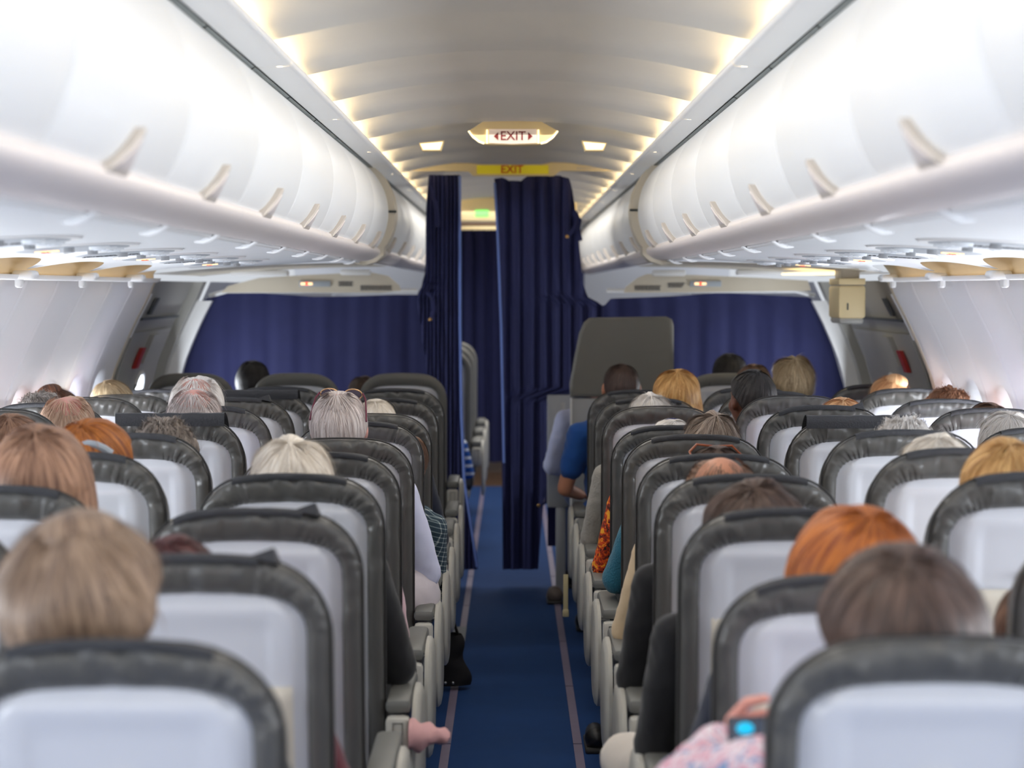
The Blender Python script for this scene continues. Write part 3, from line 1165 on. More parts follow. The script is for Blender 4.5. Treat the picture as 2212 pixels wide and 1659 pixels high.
# two ceiling lamps beside it
for px, lab in ((932, 'small glowing cream ceiling lamp left of the EXIT sign'), (1284, 'small glowing cream ceiling lamp right of the EXIT sign')):
    p = at(px, 316, 9.0)
    r = empty('ceiling_lamp', (p.x, 9.0, p.z), label=lab, cat='lamp', group='ceiling lamps beside the exit sign')
    sg = -1 if px < 1106 else 1
    poly_board([(-0.052, 0.024 - 0.010 * (sg < 0)), (0.052, 0.024 - 0.010 * (sg > 0)), (0.038, -0.018), (-0.038, -0.018)], 0, 0.08, 'housing', M['header'], r)
    poly_board([(-0.046, 0.018 - 0.008 * (sg < 0)), (0.046, 0.018 - 0.008 * (sg > 0)), (0.034, -0.014), (-0.034, -0.014)], -0.004, 0.006, 'diffuser', M['glow'], r)

# curtain header with yellow EXIT board
DH = 11.46
hd = empty('curtain_header', (0, DH, 0), label='beige curtain header beam carrying a yellow EXIT board', cat='sign board')


def hp(pts):
    return [pxz(x, y, DH) for x, y in pts]


poly_board(hp([(836, 372), (880, 362), (920, 360), (965, 352), (1012, 352), (1040, 355), (1170, 355), (1190, 350), (1240, 352), (1250, 356), (1300, 360), (1345, 365), (1380, 372), (1345, 369), (1210, 369), (1196, 380), (1022, 380), (1012, 370), (880, 369)]), 0, 0.03, 'beam', M['header'], hd)
MB().tube([(pxz(x, y, DH)[0], 0.02, pxz(x, y, DH)[1]) for x, y in [(820, 381), (835, 374), (860, 369), (900, 367)]], 0.006, 6).tube([(pxz(x, y, DH)[0], 0.02, pxz(x, y, DH)[1]) for x, y in [(1320, 366), (1360, 369), (1385, 374), (1396, 382)]], 0.006, 6).build('end_rod', M['trim'], hd)
poly_board(hp([(1030, 357), (1030, 376), (1185, 376), (1185, 357)]), -0.004, 0.006, 'yellow_board', M['yellow'], hd)
tm2 = text_mesh('EXIT', 0.058, 0.001, 0.001)
tm2.materials.append(M['orange'])
o = link('exit_lettering', tm2, hd)
p = pxz(1106, 366.5, DH)
o.location = (p[0], -0.008, p[1])
o.rotation_euler = (PI / 2, 0, 0)
b = MB()
rng = random.Random(3)
for r in range(2):
    xx = 1245
    while xx < 1300:
        l = rng.uniform(3, 8)
        p = pxz(xx + l / 2, 362 + r * 3.2, DH)
        b.box((p[0], -0.002, p[1]), (l * 0.8 * DH / F, 0.003, 0.004))
        xx += l
b.build('header_text', M['latch'], hd, False)


# ------------------------------------------------------------------ curtains
def edge(tab, y):
    return interp(tab, y)


def curtain(name, D, left, right, y0, y1, folds, amp, label, nu=90, nv=60, toptab=None, seed=1, parent=None, phase_pow=1.0):
    """left/right: tables pixel-y -> pixel-x; cloth with vertical folds standing at distance D"""
    rng = random.Random(seed)
    offs = [rng.uniform(-0.35, 0.35) for _ in range(12)]
    pref = edge(left, y0 + 10)
    pspan = edge(right, y0 + 10) - pref

    def fn(u, v):
        py = y0 + (y1 - y0) * v
        xa, xb = edge(left, py), edge(right, py)
        px = xa + (xb - xa) * u
        if toptab:
            yt = edge(toptab, px)
            py = yt + (y1 - yt) * v
        p = at(px, py, D)
        q = (px - pref) / pspan
        ph = q * folds * 2 * PI + 0.9 * math.sin(q * 7 + offs[0] * 5) + 0.18 * math.sin(v * 3 + q * 9)
        yy = D + amp * math.sin(ph) + amp * 0.35 * math.sin(ph * 2.3 + offs[1] * 9) + 0.006 * noise.noise(Vector((u * 8, v * 6, seed)))
        return (p.x + amp * 0.3 * math.cos(ph), yy, p.z)
    mb = MB().grid(fn, nu, nv, flip=False)
    o = mb.build(name, M['navy'], parent, ang=180)
    if label:
        tag(o, label, 'curtain')
    md = None
    return o


DC = 11.60
lw = [(600, 440), (650, 425), (700, 395), (760, 366), (820, 348), (900, 340), (1300, 345)]
wide_l = curtain('curtain', DC, lw, [(600, 935), (1300, 935)], 636, 1180, 7, 0.004, 'wide navy blue curtain hanging across the left seats', 150, 30,
                 toptab=[(340, 790), (365, 770), (395, 705), (420, 665), (440, 648), (470, 634), (560, 633), (680, 641), (760, 640), (850, 637), (940, 637)], seed=3)
rw = [(600, 1690), (650, 1768), (700, 1800), (760, 1826), (820, 1848), (900, 1860), (1300, 1865)]
wide_r = curtain('curtain', DC + 0.02, [(600, 1182), (1300, 1182)], rw, 640, 1180, 8, 0.007, 'wide navy blue curtain hanging across the right seats', 170, 30,
                 toptab=[(1170, 660), (1305, 660), (1318, 645), (1450, 640), (1560, 632), (1650, 637), (1745, 642), (1768, 655), (1800, 700), (1826, 755), (1850, 815), (1870, 850)], seed=5)
tall_l = curtain('curtain', DC - 0.03, [(370, 925), (600, 916), (645, 900), (700, 908), (900, 935), (1100, 948), (1230, 955)],
                 [(370, 992), (700, 994), (900, 998), (1040, 1004), (1130, 1018), (1230, 1033)], 378, 1230, 8, 0.012, 'narrow gathered navy curtain on the left of the aisle opening', 180, 60, seed=8)
tall_r = curtain('curtain', DC - 0.03, [(370, 1066), (500, 1072), (700, 1080), (900, 1084), (1230, 1086)],
                 [(370, 1224), (400, 1236), (430, 1243), (600, 1257), (635, 1272), (655, 1306), (840, 1306), (862, 1188), (1000, 1180), (1230, 1164)], 380, 1230, 6, 0.012,
                 'tall navy curtain with soft folds right of the aisle opening', 220, 80, toptab=[(1060, 386), (1085, 384), (1100, 390), (1125, 391), (1140, 381), (1210, 379), (1240, 390)], seed=11)
far_c = curtain('curtain', 18.9, [(490, 960), (1010, 960)], [(490, 1260), (1010, 1260)], 497, 998, 10, 0.03, 'distant navy curtain closing off the front of the cabin', 100, 20, seed=13)


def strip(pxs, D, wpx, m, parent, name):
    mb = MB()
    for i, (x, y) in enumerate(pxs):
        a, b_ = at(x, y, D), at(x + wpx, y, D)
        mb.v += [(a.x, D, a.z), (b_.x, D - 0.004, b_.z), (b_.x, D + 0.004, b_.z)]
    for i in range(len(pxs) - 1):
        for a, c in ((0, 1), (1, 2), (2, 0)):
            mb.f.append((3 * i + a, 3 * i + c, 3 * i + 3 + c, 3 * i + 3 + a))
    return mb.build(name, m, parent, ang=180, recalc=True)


strip([(990, 380), (991, 700), (994, 900), (1000, 1040), (1014, 1130), (1028, 1225)], DC - 0.055, 6, M['navybacklit'], tall_l, 'backlit_edge')  # pale strips along both tall curtains: backlight painted as colour
strip([(1066, 395), (1072, 500), (1080, 700), (1084, 900), (1086, 1000)], DC - 0.058, 5, M['navybacklit'], tall_r, 'backlit_edge')
# ties
def tie(pts, D, parent, button=None):
    mb = MB()
    P = [at(x, y, D) for x, y in pts]
    mb.tube([(p.x, p.y, p.z) for p in P], [0.012] * len(P), 6)
    mb.v = [(x, D + (y - D) * 0.3, z) for x, y, z in mb.v]
    mb.build('curtain_tie', M['navy'], parent)
    if button:
        p = at(button[0], button[1], D - 0.02)
        MB().ball((p.x, p.y, p.z), (0.009, 0.004, 0.009), 12, 6).build('snap_button', M['brass'], parent)


tie([(1240, 455), (1246, 480), (1236, 500), (1226, 512)], DC - 0.08, tall_r, (1225, 511))
tie([(1244, 460), (1252, 475), (1248, 495), (1254, 520)], DC - 0.06, tall_r)
tie([(928, 400), (938, 430), (944, 460), (946, 490)], DC - 0.08, tall_l)
tie([(920, 630), (934, 645), (938, 670), (930, 690)], DC - 0.08, tall_l, (929, 690))
tie([(1172, 1010), (1182, 1050), (1180, 1085), (1166, 1092)], DC - 0.08, tall_r, (1164, 1092))

# front bulkhead sign
r = empty('front_sign_panel', (0, 16.0, 2.15), label='cream ceiling panel with a small green exit sign far ahead', cat='sign board')
p0, p1 = at(960, 428, 16.0), at(1130, 478, 16.0)
MB().box((0.0, 0, (p0.z + p1.z) / 2 - 2.15), (0.95, 0.05, 0.17), 0, 0.01).build('panel', M['header'], r)
p = at(1041, 461, 16.0)
MB().box((p.x, -0.028, p.z - 2.15), (0.10, 0.01, 0.050), 0, 0.003).build('green_sign', M['green'], r)
p = at(1030, 487, 17.0)
fb = empty('galley_beam', (0, 17.0, p.z), label='brown beam above the distant navy curtain', cat='beam')
MB().box((0, 0, 0.008), (1.0, 0.06, 0.024), 0, 0.004).build('beam', M['brown'], fb)
MB().box((0, -0.01, -0.022), (1.0, 0.06, 0.026), 0, 0.004).build('light_lip', M['header'], fb)

# ------------------------------------------------------------------ seats
LB, ANG = 0.83, math.radians(12)
CA, SA = math.cos(ANG), math.sin(ANG)


def bf(u, v, w_):
    return (u, (LB - v) * SA + w_ * CA, 0.378 + v * CA - w_ * SA)


def outline(hw=0.213, rx=0.135, rz=0.125, top=LB, dome=0.018, n=11, flare=0.006):
    pts = []
    for v in [0.0, 0.12, 0.25, 0.38, 0.5, 0.6]:
        pts.append((-(hw - flare * (1 - v / 0.7)), v))
    vc = top - rz - dome
    for k in range(n + 1):
        a = PI / 2 * k / n
        ca, sa = math.cos(a) ** 0.85, math.sin(a) ** 0.85
        x = -(hw - rx) - rx * ca
        pts.append((x, vc + rz * sa + dome * (1 - (x / hw) ** 2)))
    for k in range(1, 8):
        x = -(hw - rx) + 2 * (hw - rx) * k / 8
        pts.append((x, vc + rz + dome * (1 - (x / hw) ** 2)))
    L = pts[:]
    half = [p for p in L if p[0] < -1e-6]
    R = [(-x, z) for x, z in half][::-1]
    mid = [(0.0, top)]
    return half + mid + R


def normals(P):
    N = []
    for i in range(len(P)):
        a = Vector(P[max(i - 1, 0)])
        b = Vector(P[min(i + 1, len(P) - 1)])
        t = (b - a).normalized()
        N.append(Vector((-t.y, t.x)))
    return N


def backrest_mesh(seed=0, wr=0.0085, smooth_=False):
    P = outline()
    # refine
    Q = []
    for i in range(len(P) - 1):
        for k in range(5):
            t = k / 5
            Q.append((P[i][0] * (1 - t) + P[i + 1][0] * t, P[i][1] * (1 - t) + P[i + 1][1] * t))
    Q.append(P[-1])
    P = Q
    N = normals(P)
    prof = [(1.00, 0.016), (0.97, 0.004), (0.80, -0.006), (0.55, -0.009), (0.28, -0.007), (0.08, 0.004), (0.0, 0.018), (-0.04, 0.040), (0.0, 0.064), (0.25, 0.086), (0.7, 0.098), (1.2, 0.104)]
    mb = MB()
    np_ = len(prof)
    s = 0
    for i, (p, n) in enumerate(zip(P, N)):
        if i:
            s += (Vector(p) - Vector(P[i - 1])).length
        wid = 0.040 + 0.026 * max(0, n.y) ** 2
        for j, (ins, w_) in enumerate(prof):
            d = ins * wid
            x, v = p[0] - n.x * d, p[1] - n.y * d
            amp = wr * (1 if 1 <= j <= 5 else 0.4) * sstep(0.45, 0.62, p[1])
            nz = noise.noise(Vector((s * 30 + seed * 5 + j * 0.35, j * 0.22, seed * 3.1))) + 0.5 * noise.noise(Vector((s * 62 - j * 0.4, j * 0.4, seed + 9)))
            mb.v.append(bf(x, v, w_ + nz * amp))
    for i in range(len(P) - 1):
        for j in range(np_ - 1):
            a = i * np_ + j
            mb.f.append((a, a + 1, a + np_ + 1, a + np_))
    # front cushion face (faces the passenger)
    o = len(mb.v)
    for p, n in zip(P, N):
        mb.v.append(bf(p[0] * 0.5, 0.05 + p[1] * 0.86, 0.112))
    for i in range(len(P) - 1):
        a = i * np_ + np_ - 1
        mb.f.append((a, o + i, o + i + 1, a + np_))
    c = len(mb.v)
    mb.v.append(bf(0, 0.4, 0.108))
    for i in range(len(P) - 1):
        mb.f.append((o + i, c, o + i + 1))
    me = mb.mesh('backrest', M['leather'] if not smooth_ else M['leather2'], True, 180)
    bm = bmesh.new()
    bm.from_mesh(me)
    bmesh.ops.recalc_face_normals(bm, faces=bm.faces)
    bm.to_mesh(me)
    bm.free()
    return me


BACKS = [backrest_mesh(k) for k in range(4)]
BACKX = backrest_mesh(7, 0.0008, True)


def shell_mesh():
    P = outline()
    N = normals(P)
    inner = []
    for p, n in zip(P, N):
        wid = 0.040 + 0.026 * max(0, n.y) ** 2
        inner.append((p[0] - n.x * wid * 0.96, p[1] - n.y * wid * 0.96))
    # height->half width table
    mb = MB()
    top = max(q[1] for q in inner)

    tab = sorted([(q[1], abs(q[0])) for q in inner if q[0] <= 1e-6])
    tab = [(0.0, tab[0][1])] + tab

    def hw(v):
        return interp(tab, v)

    def fn(u, v):
        # v=0 bottom .. 1 top, cluster rows near top
        vv = 0.02 + (top - 0.0205) * (1 - (1 - v) ** 1.6)
        h_ = hw(vv)
        x = (2 * u - 1) * h_
        e = min(h_ - abs(x), (top - vv) * 1.0)
        w_ = 0.012 - 0.016 * sstep(0.0, 0.035, e)
        # shallow recess in the upper half with crisp side walls
        rx = sstep(0.118, 0.108, abs(x)) if abs(x) > 0.108 else 1.0
        rz = sstep(0.53, 0.55, vv) * (1 - sstep(top - 0.075, top - 0.035, vv))
        w_ += 0.006 * (1 - sstep(0.108, 0.120, abs(x))) * rz
        return bf(x, vv, w_)
    mb.grid(fn, 44, 44, flip=False)
    me = mb.mesh('back_shell', M['shell'], True, 180)
    return me


SHELL = shell_mesh()


def piping_mesh():
    P = outline()
    mb = MB()
    pts = [bf(x * 1.003, v * 1.002, 0.006) for x, v in P if v > 0.1]
    mb.tube(pts, 0.0028, 5)
    return mb.mesh('piping', M['piping'])


PIPE = piping_mesh()


def flap_mesh(kind):
    """dark head-cover flap folded over the top edge"""
    mb = MB()
    w0, w1 = (-0.13, 0.13) if kind == 0 else ((-0.15, 0.10) if kind == 1 else (-0.16, 0.16))
    prof = [(-0.0125, -0.014), (-0.0130, -0.006), (-0.006, 0.001), (0.02, 0.0045), (0.05, 0.004), (0.075, -0.002), (0.092, -0.018)]
    if kind == 2:
        prof = [(-0.020, -0.030), (-0.022, -0.006), (-0.012, 0.010), (0.02, 0.014), (0.05, 0.012), (0.075, 0.002), (0.092, -0.016)]
    n = 20

    def fn(u, v):
        x = w0 + (w1 - w0) * u
        k = v * (len(prof) - 1)
        i = min(int(k), len(prof) - 2)
        t = k - i
        ww = prof[i][0] * (1 - t) + prof[i + 1][0] * t
        vv = prof[i][1] * (1 - t) + prof[i + 1][1] * t
        dome = 0.018 * (1 - (x / 0.213) ** 2)
        base = LB - 0.018 + dome if kind != 2 else LB - 0.002
        drop = 0.010 * (abs(x) / 0.14) ** 4 if kind != 2 else 0
        wob = 0.002 * noise.noise(Vector((u * 9, v * 3, kind)))
        return bf(x, base + vv - drop + wob, ww)
    mb.grid(fn, n, 10)
    off = len(mb.v)
    # thickness
    base_v = mb.v[:]
    mb.v += [(x, y - 0.0015, z + 0.0022) for x, y, z in base_v]
    fs = list(mb.f)
    mb.f = [f[::-1] for f in fs] + [tuple(i + off for i in f) for f in fs]
    return mb.mesh('head_flap', M['flap'], True, 50)


FLAPS = [flap_mesh(k) for k in range(3)]
corner = MB().add([bf(0.08, LB - 0.004, -0.010), bf(0.13, LB - 0.014, -0.010), bf(0.125, LB + 0.014, 0.0), bf(0.08, LB, 0.03), bf(0.135, LB - 0.012, 0.03), bf(0.126, LB + 0.013, 0.02)],
                  [(0, 1, 2), (3, 5, 4), (0, 2, 5, 3), (1, 4, 5, 2), (0, 3, 4, 1)]).mesh('flap_corner', M['flap'], False)

TRAY = MB().grid(lambda u, v: bf((2 * u - 1) * 0.150, 0.35 + 0.250 * v, -0.003 - 0.016 * min(1, 14 * min(u, 1 - u, v, 1 - v)) ** 0.5), 24, 18).mesh('tray_table', M['tray'], True, 180)
LATCH = MB().box((0, 0, 0), (0.05, 0.012, 0.018), 0, 0.005).mesh('tray_latch', M['trim'])
POCK = MB().grid(lambda u, v: bf((2 * u - 1) * (0.165 - 0.01 * v), 0.05 + 0.22 * v, -0.004 - 0.022 * math.sin(PI * min(1, v * 1.1) * 0.9) * (1 - (2 * u - 1) ** 4)), 16, 10).mesh('literature_pocket', M['leather'], True, 180)
SIDE = MB()
for s_ in (-1, 1):
    SIDE.grid(lambda u, v: bf(s_ * (0.168 + 0.010 * math.sin(PI * u)), 0.03 + 0.56 * v, 0.006 - 0.012 * math.sin(PI * u)), 4, 8, flip=(s_ < 0))
SIDE = SIDE.mesh('side_trim', M['soffit'], True, 180)


def cushion_mesh():
    mb = MB()
    mb.box((0, 0.42, 0.395), (0.435, 0.46, 0.11), 0, 0.035)
    return mb.mesh('seat_cushion', M['leather'])


CUSH = cushion_mesh()


def arm_meshes():
    out = {}
    pad = MB().box((0, 0.27, 0.615), (0.050, 0.38, 0.030), 0, 0.012).mesh('arm_pad', M['armpad'])
    body = MB().box((0, 0.26, 0.575), (0.046, 0.37, 0.055), 0, 0.012).mesh('arm_body', M['arm'])
    out['pad'], out['body'] = pad, body
    # aisle armrest: end cap, shroud
    cap_ = MB().box((0, 0.085, 0.555), (0.056, 0.050, 0.105), 0, 0.012)
    out['cap'] = cap_.mesh('end_cap', M['arm'])
    sl = MB()
    for (dx, dz, sx, sz) in ((-0.010, 0, 0.0015, 0.080), (0.012, 0, 0.0015, 0.080), (0.001, 0.040, 0.0235, 0.0015), (0.001, -0.040, 0.0235, 0.0015)):
        sl.box((dx, 0.0595, 0.555 + dz), (sx, 0.002, sz))
    out['slot'] = sl.mesh('cap_slot', M['piping'], False)
    out['apad'] = MB().box((0, 0.29, 0.628), (0.058, 0.40, 0.034), 0, 0.012).mesh('arm_pad', M['armpad'])
    sh = MB()
    # rounded shroud plate in the yz plane
    N = 30
    ring = []
    for k in range(N):
        a = 2 * PI * k / N
        c, s_ = math.cos(a), math.sin(a)
        ring.append((0.30 + 0.185 * math.copysign(abs(c) ** 0.75, c), 0.475 + 0.165 * math.copysign(abs(s_) ** 0.7, s_)))
    layers = [(0.0, 1.0), (0.010, 1.0), (0.017, 0.95), (0.020, 0.86)]
    for (x, sc) in layers:
        for (y, z) in ring:
            sh.v.append((x, 0.30 + (y - 0.30) * sc, 0.475 + (z - 0.475) * sc))
    for l in range(len(layers) - 1):
        for k in range(N):
            j = (k + 1) % N
            sh.f.append((l * N + k, l * N + j, (l + 1) * N + j, (l + 1) * N + k))
    sh.f.append(tuple(range(N))[::-1])
    sh.f.append(tuple((len(layers) - 1) * N + k for k in range(N)))
    me = sh.mesh('arm_shroud', M['arm'], True, 50)
    bm = bmesh.new(); bm.from_mesh(me); bmesh.ops.recalc_face_normals(bm, faces=bm.faces); bm.to_mesh(me); bm.free()
    out['shroud'] = me
    lg = MB()
    lg.tube([(0, 0.20, 0.34), (0, 0.10, 0.02)], 0.014, 8)
    lg.tube([(0, 0.45, 0.34), (0, 0.56, 0.02)], 0.014, 8)
    lg.box((0, 0.33, 0.012), (0.04, 0.56, 0.022), 0, 0.008)
    out['leg'] = lg.mesh('leg', M['metal'])
    out['foot'] = MB().box((0, 0.30, 0.33), (0.40, 0.42, 0.045), 0, 0.012).mesh('seat_frame', M['arm'])
    return out


ARM = arm_meshes()

ROW0, PITCH_R = 2.72, 0.735
XC = {'left': {'aisle': 0.505, 'middle': 1.005, 'window': 1.535}, 'right': {'aisle': 0.540, 'middle': 1.025, 'window': 1.570}}
HH = {'aisle': 1.150, 'middle': 1.203, 'window': 1.190}
tops = {('left', 'aisle'): [1385, 1200, 1100, 1025, 978, 947, 912, 894, 861, 840],
        ('right', 'aisle'): [1375, 1245, 1100, 1026, 982, 940, 920, 878, 861, 843],
        ('left', 'middle'): [None, 1110, None, 978, 937, 900, 878, 860, 848, 836],
        ('right', 'middle'): [None, 1130, 1022, 970, 930, 905, 877, 855, 846, 838],
        ('left', 'window'): [None, None, None, None, 925, 880, 872, 859, 853, 842],
        ('right', 'window'): [None, None, None, None, 960, 925, 883, 863, 840, 831]}
rs = random.Random(4)


def make_seat(x, D, ztop, side, colk, label, group, exitrow=False, flap=None, row=0):
    root = empty('passenger_seat', (x, D, 0), label=label, cat='seat', group=group)
    root.scale = (1, 1, ztop / 1.19)
    link('backrest', BACKX if exitrow else BACKS[rs.randrange(4)], root)
    link('back_shell', SHELL, root)
    link('tray_table', TRAY, root)
    o = link('tray_latch', LATCH, root)
    o.location = bf(0, 0.625, -0.012)
    link('literature_pocket', POCK, root)
    link('seat_cushion', CUSH, root)
    if not exitrow:
        link('piping', PIPE, root)
        f = flap if flap is not None else rs.choice([0, 0, 0, 1, None])
        if f is not None:
            link('head_flap', FLAPS[f], root)
            if f == 1:
                link('flap_corner', corner, root)
    link('seat_frame', ARM['foot'], root)
    sg = 1 if side == 'left' else -1      # direction towards the aisle
    if colk == 'aisle':
        a = empty('armrest', (sg * 0.240, 0, 0))
        a.parent = root
        link('arm_pad', ARM['apad'], a)
        link('end_cap', ARM['cap'], a)
        link('cap_slot', ARM['slot'], a)
        s = link('arm_shroud', ARM['shroud'], a)
        s.location = (sg * 0.030, 0, 0)
        s.scale = (sg, 1, 1)
        lg = link('leg', ARM['leg'], root)
        lg.location = (sg * 0.12, 0, 0)
    else:
        a = empty('armrest', (sg * 0.260, 0, 0))
        a.parent = root
        link('arm_pad', ARM['pad'], a)
        link('arm_body', ARM['body'], a)
        if colk == 'middle':
            lg = link('leg', ARM['leg'], root)
    return root


flapsel = {('left', 'aisle', 2): 1, ('left', 'middle', 5): 2, ('right', 'middle', 5): 2, ('left', 'aisle', 0): None, ('left', 'middle', 8): 2,
           ('right', 'aisle', 4): 0, ('right', 'middle', 2): 0, ('right', 'middle', 3): 0, ('right', 'middle', 4): 0, ('right', 'window', 7): 0}
for side in ('left', 'right'):
    sx = -1 if side == 'left' else 1
    for colk in ('aisle', 'middle', 'window'):
        for n in range(10):
            if colk == 'middle' and n < 1:
                continue
            if colk == 'window' and n < 4:
                continue
            D = ROW0 + PITCH_R * n
            yp = tops[(side, colk)][n]
            if yp is None:
                z = HH[colk]
            else:
                z = at(1106, yp, D).z
            z = max(1.10, min(1.23, z))
            lab = 'grey leather %s seat, %s row from the camera, %s side' % (colk, ordn[n], side)
            make_seat(sx * XC[side][colk], D, z, side, colk, lab, 'grey seats on the %s side' % side, flap=flapsel.get((side, colk, n), None) if (side, colk, n) in flapsel else None, row=n)
# exit row
DX = 10.55
for side, cols in (('left', ('aisle', 'middle', 'window')), ('right', ('middle',))):
    sx = -1 if side == 'left' else 1
    for colk in cols:
        make_seat(sx * ({'aisle': 0.532, 'middle': 1.052, 'window': 1.567}[colk]), DX, 1.178, side, colk, 'smooth grey seat right in front of the navy curtain, %s %s' % (side, colk), 'exit row seats', exitrow=True)

# high-backed padded seat by the aisle on the right
hb = empty('high_back_seat', (0.55, 10.75, 0), label='tall smooth grey padded seat back standing up before the navy curtain', cat='seat')
shp = [(1232, 858), (1231, 830), (1240, 780), (1252, 720), (1262, 697), (1274, 687), (1440, 684), (1452, 690), (1456, 704), (1456, 858)]
DT = 10.75
mb = MB()
pp = [(pxz(x, y, DT)[0] - 0.55, pxz(x, y, DT)[1]) for x, y in shp]
# densify + rounded depth
cx = sum(p[0] for p in pp) / len(pp)
cz = sum(p[1] for p in pp) / len(pp)
lay = [(0.02, 0.94), (0.004, 0.975), (0.0, 1.0)][::-1]
rings = []
for (yy, sc) in [(0.0, 0.93), (0.004, 0.97), (0.014, 1.0), (0.07, 1.0), (0.085, 0.95)]:
    rings.append([(cx + (p[0] - cx) * sc, yy, cz + (p[1] - cz) * sc) for p in pp])
k = len(pp)
for r_ in rings:
    mb.v += r_
for l in range(len(rings) - 1):
    for i in range(k):
        j = (i + 1) % k
        mb.f.append((l * k + i, l * k + j, (l + 1) * k + j, (l + 1) * k + i))
mb.f.append(tuple(range(k)))
mb.f.append(tuple((len(rings) - 1) * k + i for i in range(k)))
mb.build('headrest_pad', M['leather2'], hb, ang=60, recalc=True)
p0, p1 = at(1232, 860, DT), at(1456, 1120, DT)
MB().box(((p0.x + p1.x) / 2 - 0.55, 0.045, (p0.z + 0.45) / 2), (p1.x - p0.x, 0.07, p0.z - 0.45), 0, 0.012).build('lower_panel', M['trim'], hb)
MB().box((p0.x - 0.55 + 0.004, 0.006, (p0.z + 0.5) / 2), (0.010, 0.012, p0.z - 0.5)).build('edge_strip', M['soffit'], hb, False)
MB().box((0, 0.26, 0.40), (0.44, 0.40, 0.12), 0, 0.03).build('seat_cushion', M['leather2'], hb)
MB().box((0, 0.28, 0.17), (0.36, 0.30, 0.34), 0, 0.02).build('pedestal', M['trim'], hb)
# low partition beyond it
pa, pb = at(1182, 853, 11.25), at(1240, 1130, 11.25)
lp = empty('side_partition', ((pa.x + pb.x) / 2, 11.25, 0), label='light grey low partition left of the tall grey seat back', cat='partition')
MB().box((0, 0, (pa.z + 0.45) / 2), (pb.x - pa.x, 0.03, pa.z - 0.45), 0, 0.008).build('panel', M['trim'], lp)
MB().box((0.012, -0.018, pa.z - 0.10), (0.022, 0.006, 0.12), 0, 0.002).build('recess', M['door'], lp)
MB().box((0, 0, 0.225), (0.05, 0.03, 0.45), 0, 0.006).build('foot', M['trim'], lp)

# seats ahead of the curtain
for i, D in enumerate((13.0, 14.0, 15.0)):
    make_seat(-0.455, D, 1.225, 'left', 'aisle', 'grey seat glimpsed through the curtain gap, %s from the gap' % ordn[i], 'seats ahead of the curtain', exitrow=True)


# ------------------------------------------------------------------ people
def head_prims(mb, M4, k=1.0):
    def T(p):
        return M4 @ Vector(p)
    R = M4.to_3x3()
    mb.ball(T((0, -0.010, 0.020)), (0.0745, 0.092, 0.090), 22, 14, R)
    mb.ball(T((0, 0.022, -0.028)), (0.0615, 0.066, 0.075), 18, 12, R)
    mb.ball(T((0, 0.055, -0.078)), (0.030, 0.026, 0.024), 14, 8, R)      # chin
    mb.ball(T((0, 0.064, 0.032)), (0.052, 0.018, 0.014), 14, 8, R)      # brow
    mb.cap(T((0, 0.082, 0.016)), T((0, 0.104, -0.022)), 0.0085, 0.0135, 10)   # nose
    mb.ball(T((0, 0.078, -0.052)), (0.024, 0.014, 0.010), 12, 8, R)     # lips
    for s in (-1, 1):
        mb.ball(T((s * 0.045, 0.048, -0.02)), (0.022, 0.026, 0.024), 12, 8, R)  # cheeks
        mb.ball(T((s * 0.080, -0.004, -0.004)), (0.010, 0.020, 0.031), 12, 10, R @ Matrix.Rotation(s * 0.35, 3, 'Z'))
        mb.ball(T((s * 0.079, 0.000, -0.028)), (0.008, 0.010, 0.012), 10, 6, R)


def hand(mb, wrist, dirv, side, curl=0.5, palm_n=None):
    """palm and five fingers; dirv: direction from wrist to knuckles; palm_n: palm normal (curl direction)"""
    d = Vector(dirv).normalized()
    n = Vector(palm_n if palm_n else (0, 0, -1))
    n = (n - d * n.dot(d)).normalized()
    x = d.cross(n).normalized() * side
    wv = Vector(wrist)
    pc = wv + d * 0.045
    mb.ball(pc, (1, 1, 1), 14, 10, Matrix((x * 0.038, d * 0.050, n * 0.015)).transposed())
    for k in range(4):
        off = (-1.5 + k) * 0.0205
        L = [0.070, 0.078, 0.073, 0.058][k]
        p = wv + d * 0.080 + x * off
        a = curl * 0.5
        pts = [p - d * 0.02]
        for seg, f in ((0.45, 1), (0.32, 2), (0.25, 2.9)):
            dd = d * math.cos(a * f) + n * math.sin(a * f)
            pts.append(pts[-1] + dd * L * (seg + (0.25 if f == 1 else 0)))
        for q in range(3):
            mb.cap(pts[q], pts[q + 1], 0.0088 - 0.0006 * q, 0.0082 - 0.0006 * q, 8)
    t0 = wv + d * 0.025 + x * (-0.030)
    t1 = t0 + (d * 0.65 - x * 0.6 + n * 0.3).normalized() * 0.040
    t2 = t1 + (d * 0.85 - x * 0.1 + n * 0.4).normalized() * 0.032
    mb.cap(t0, t1, 0.011, 0.0095, 8)
    mb.cap(t1, t2, 0.0095, 0.008, 8)


SH = {}


LIPS = MB().ball((0, 0.0855, -0.0495), (0.020, 0.006, 0.0042), 12, 6).ball((0, 0.0855, -0.0565), (0.018, 0.006, 0.0050), 12, 6).mesh('lips', mat('lips', rgb(168, 96, 88), 0.4))
BROWS = MB()
for s in (-1, 1):
    BROWS.tube([(s * 0.016, 0.0815, 0.026), (s * 0.030, 0.0790, 0.031), (s * 0.045, 0.068, 0.027)], [0.0028, 0.0032, 0.0018], 6)
BROWS = BROWS.mesh('eyebrows', mat('eyebrow_hair', rgb(84, 66, 54), 0.7))


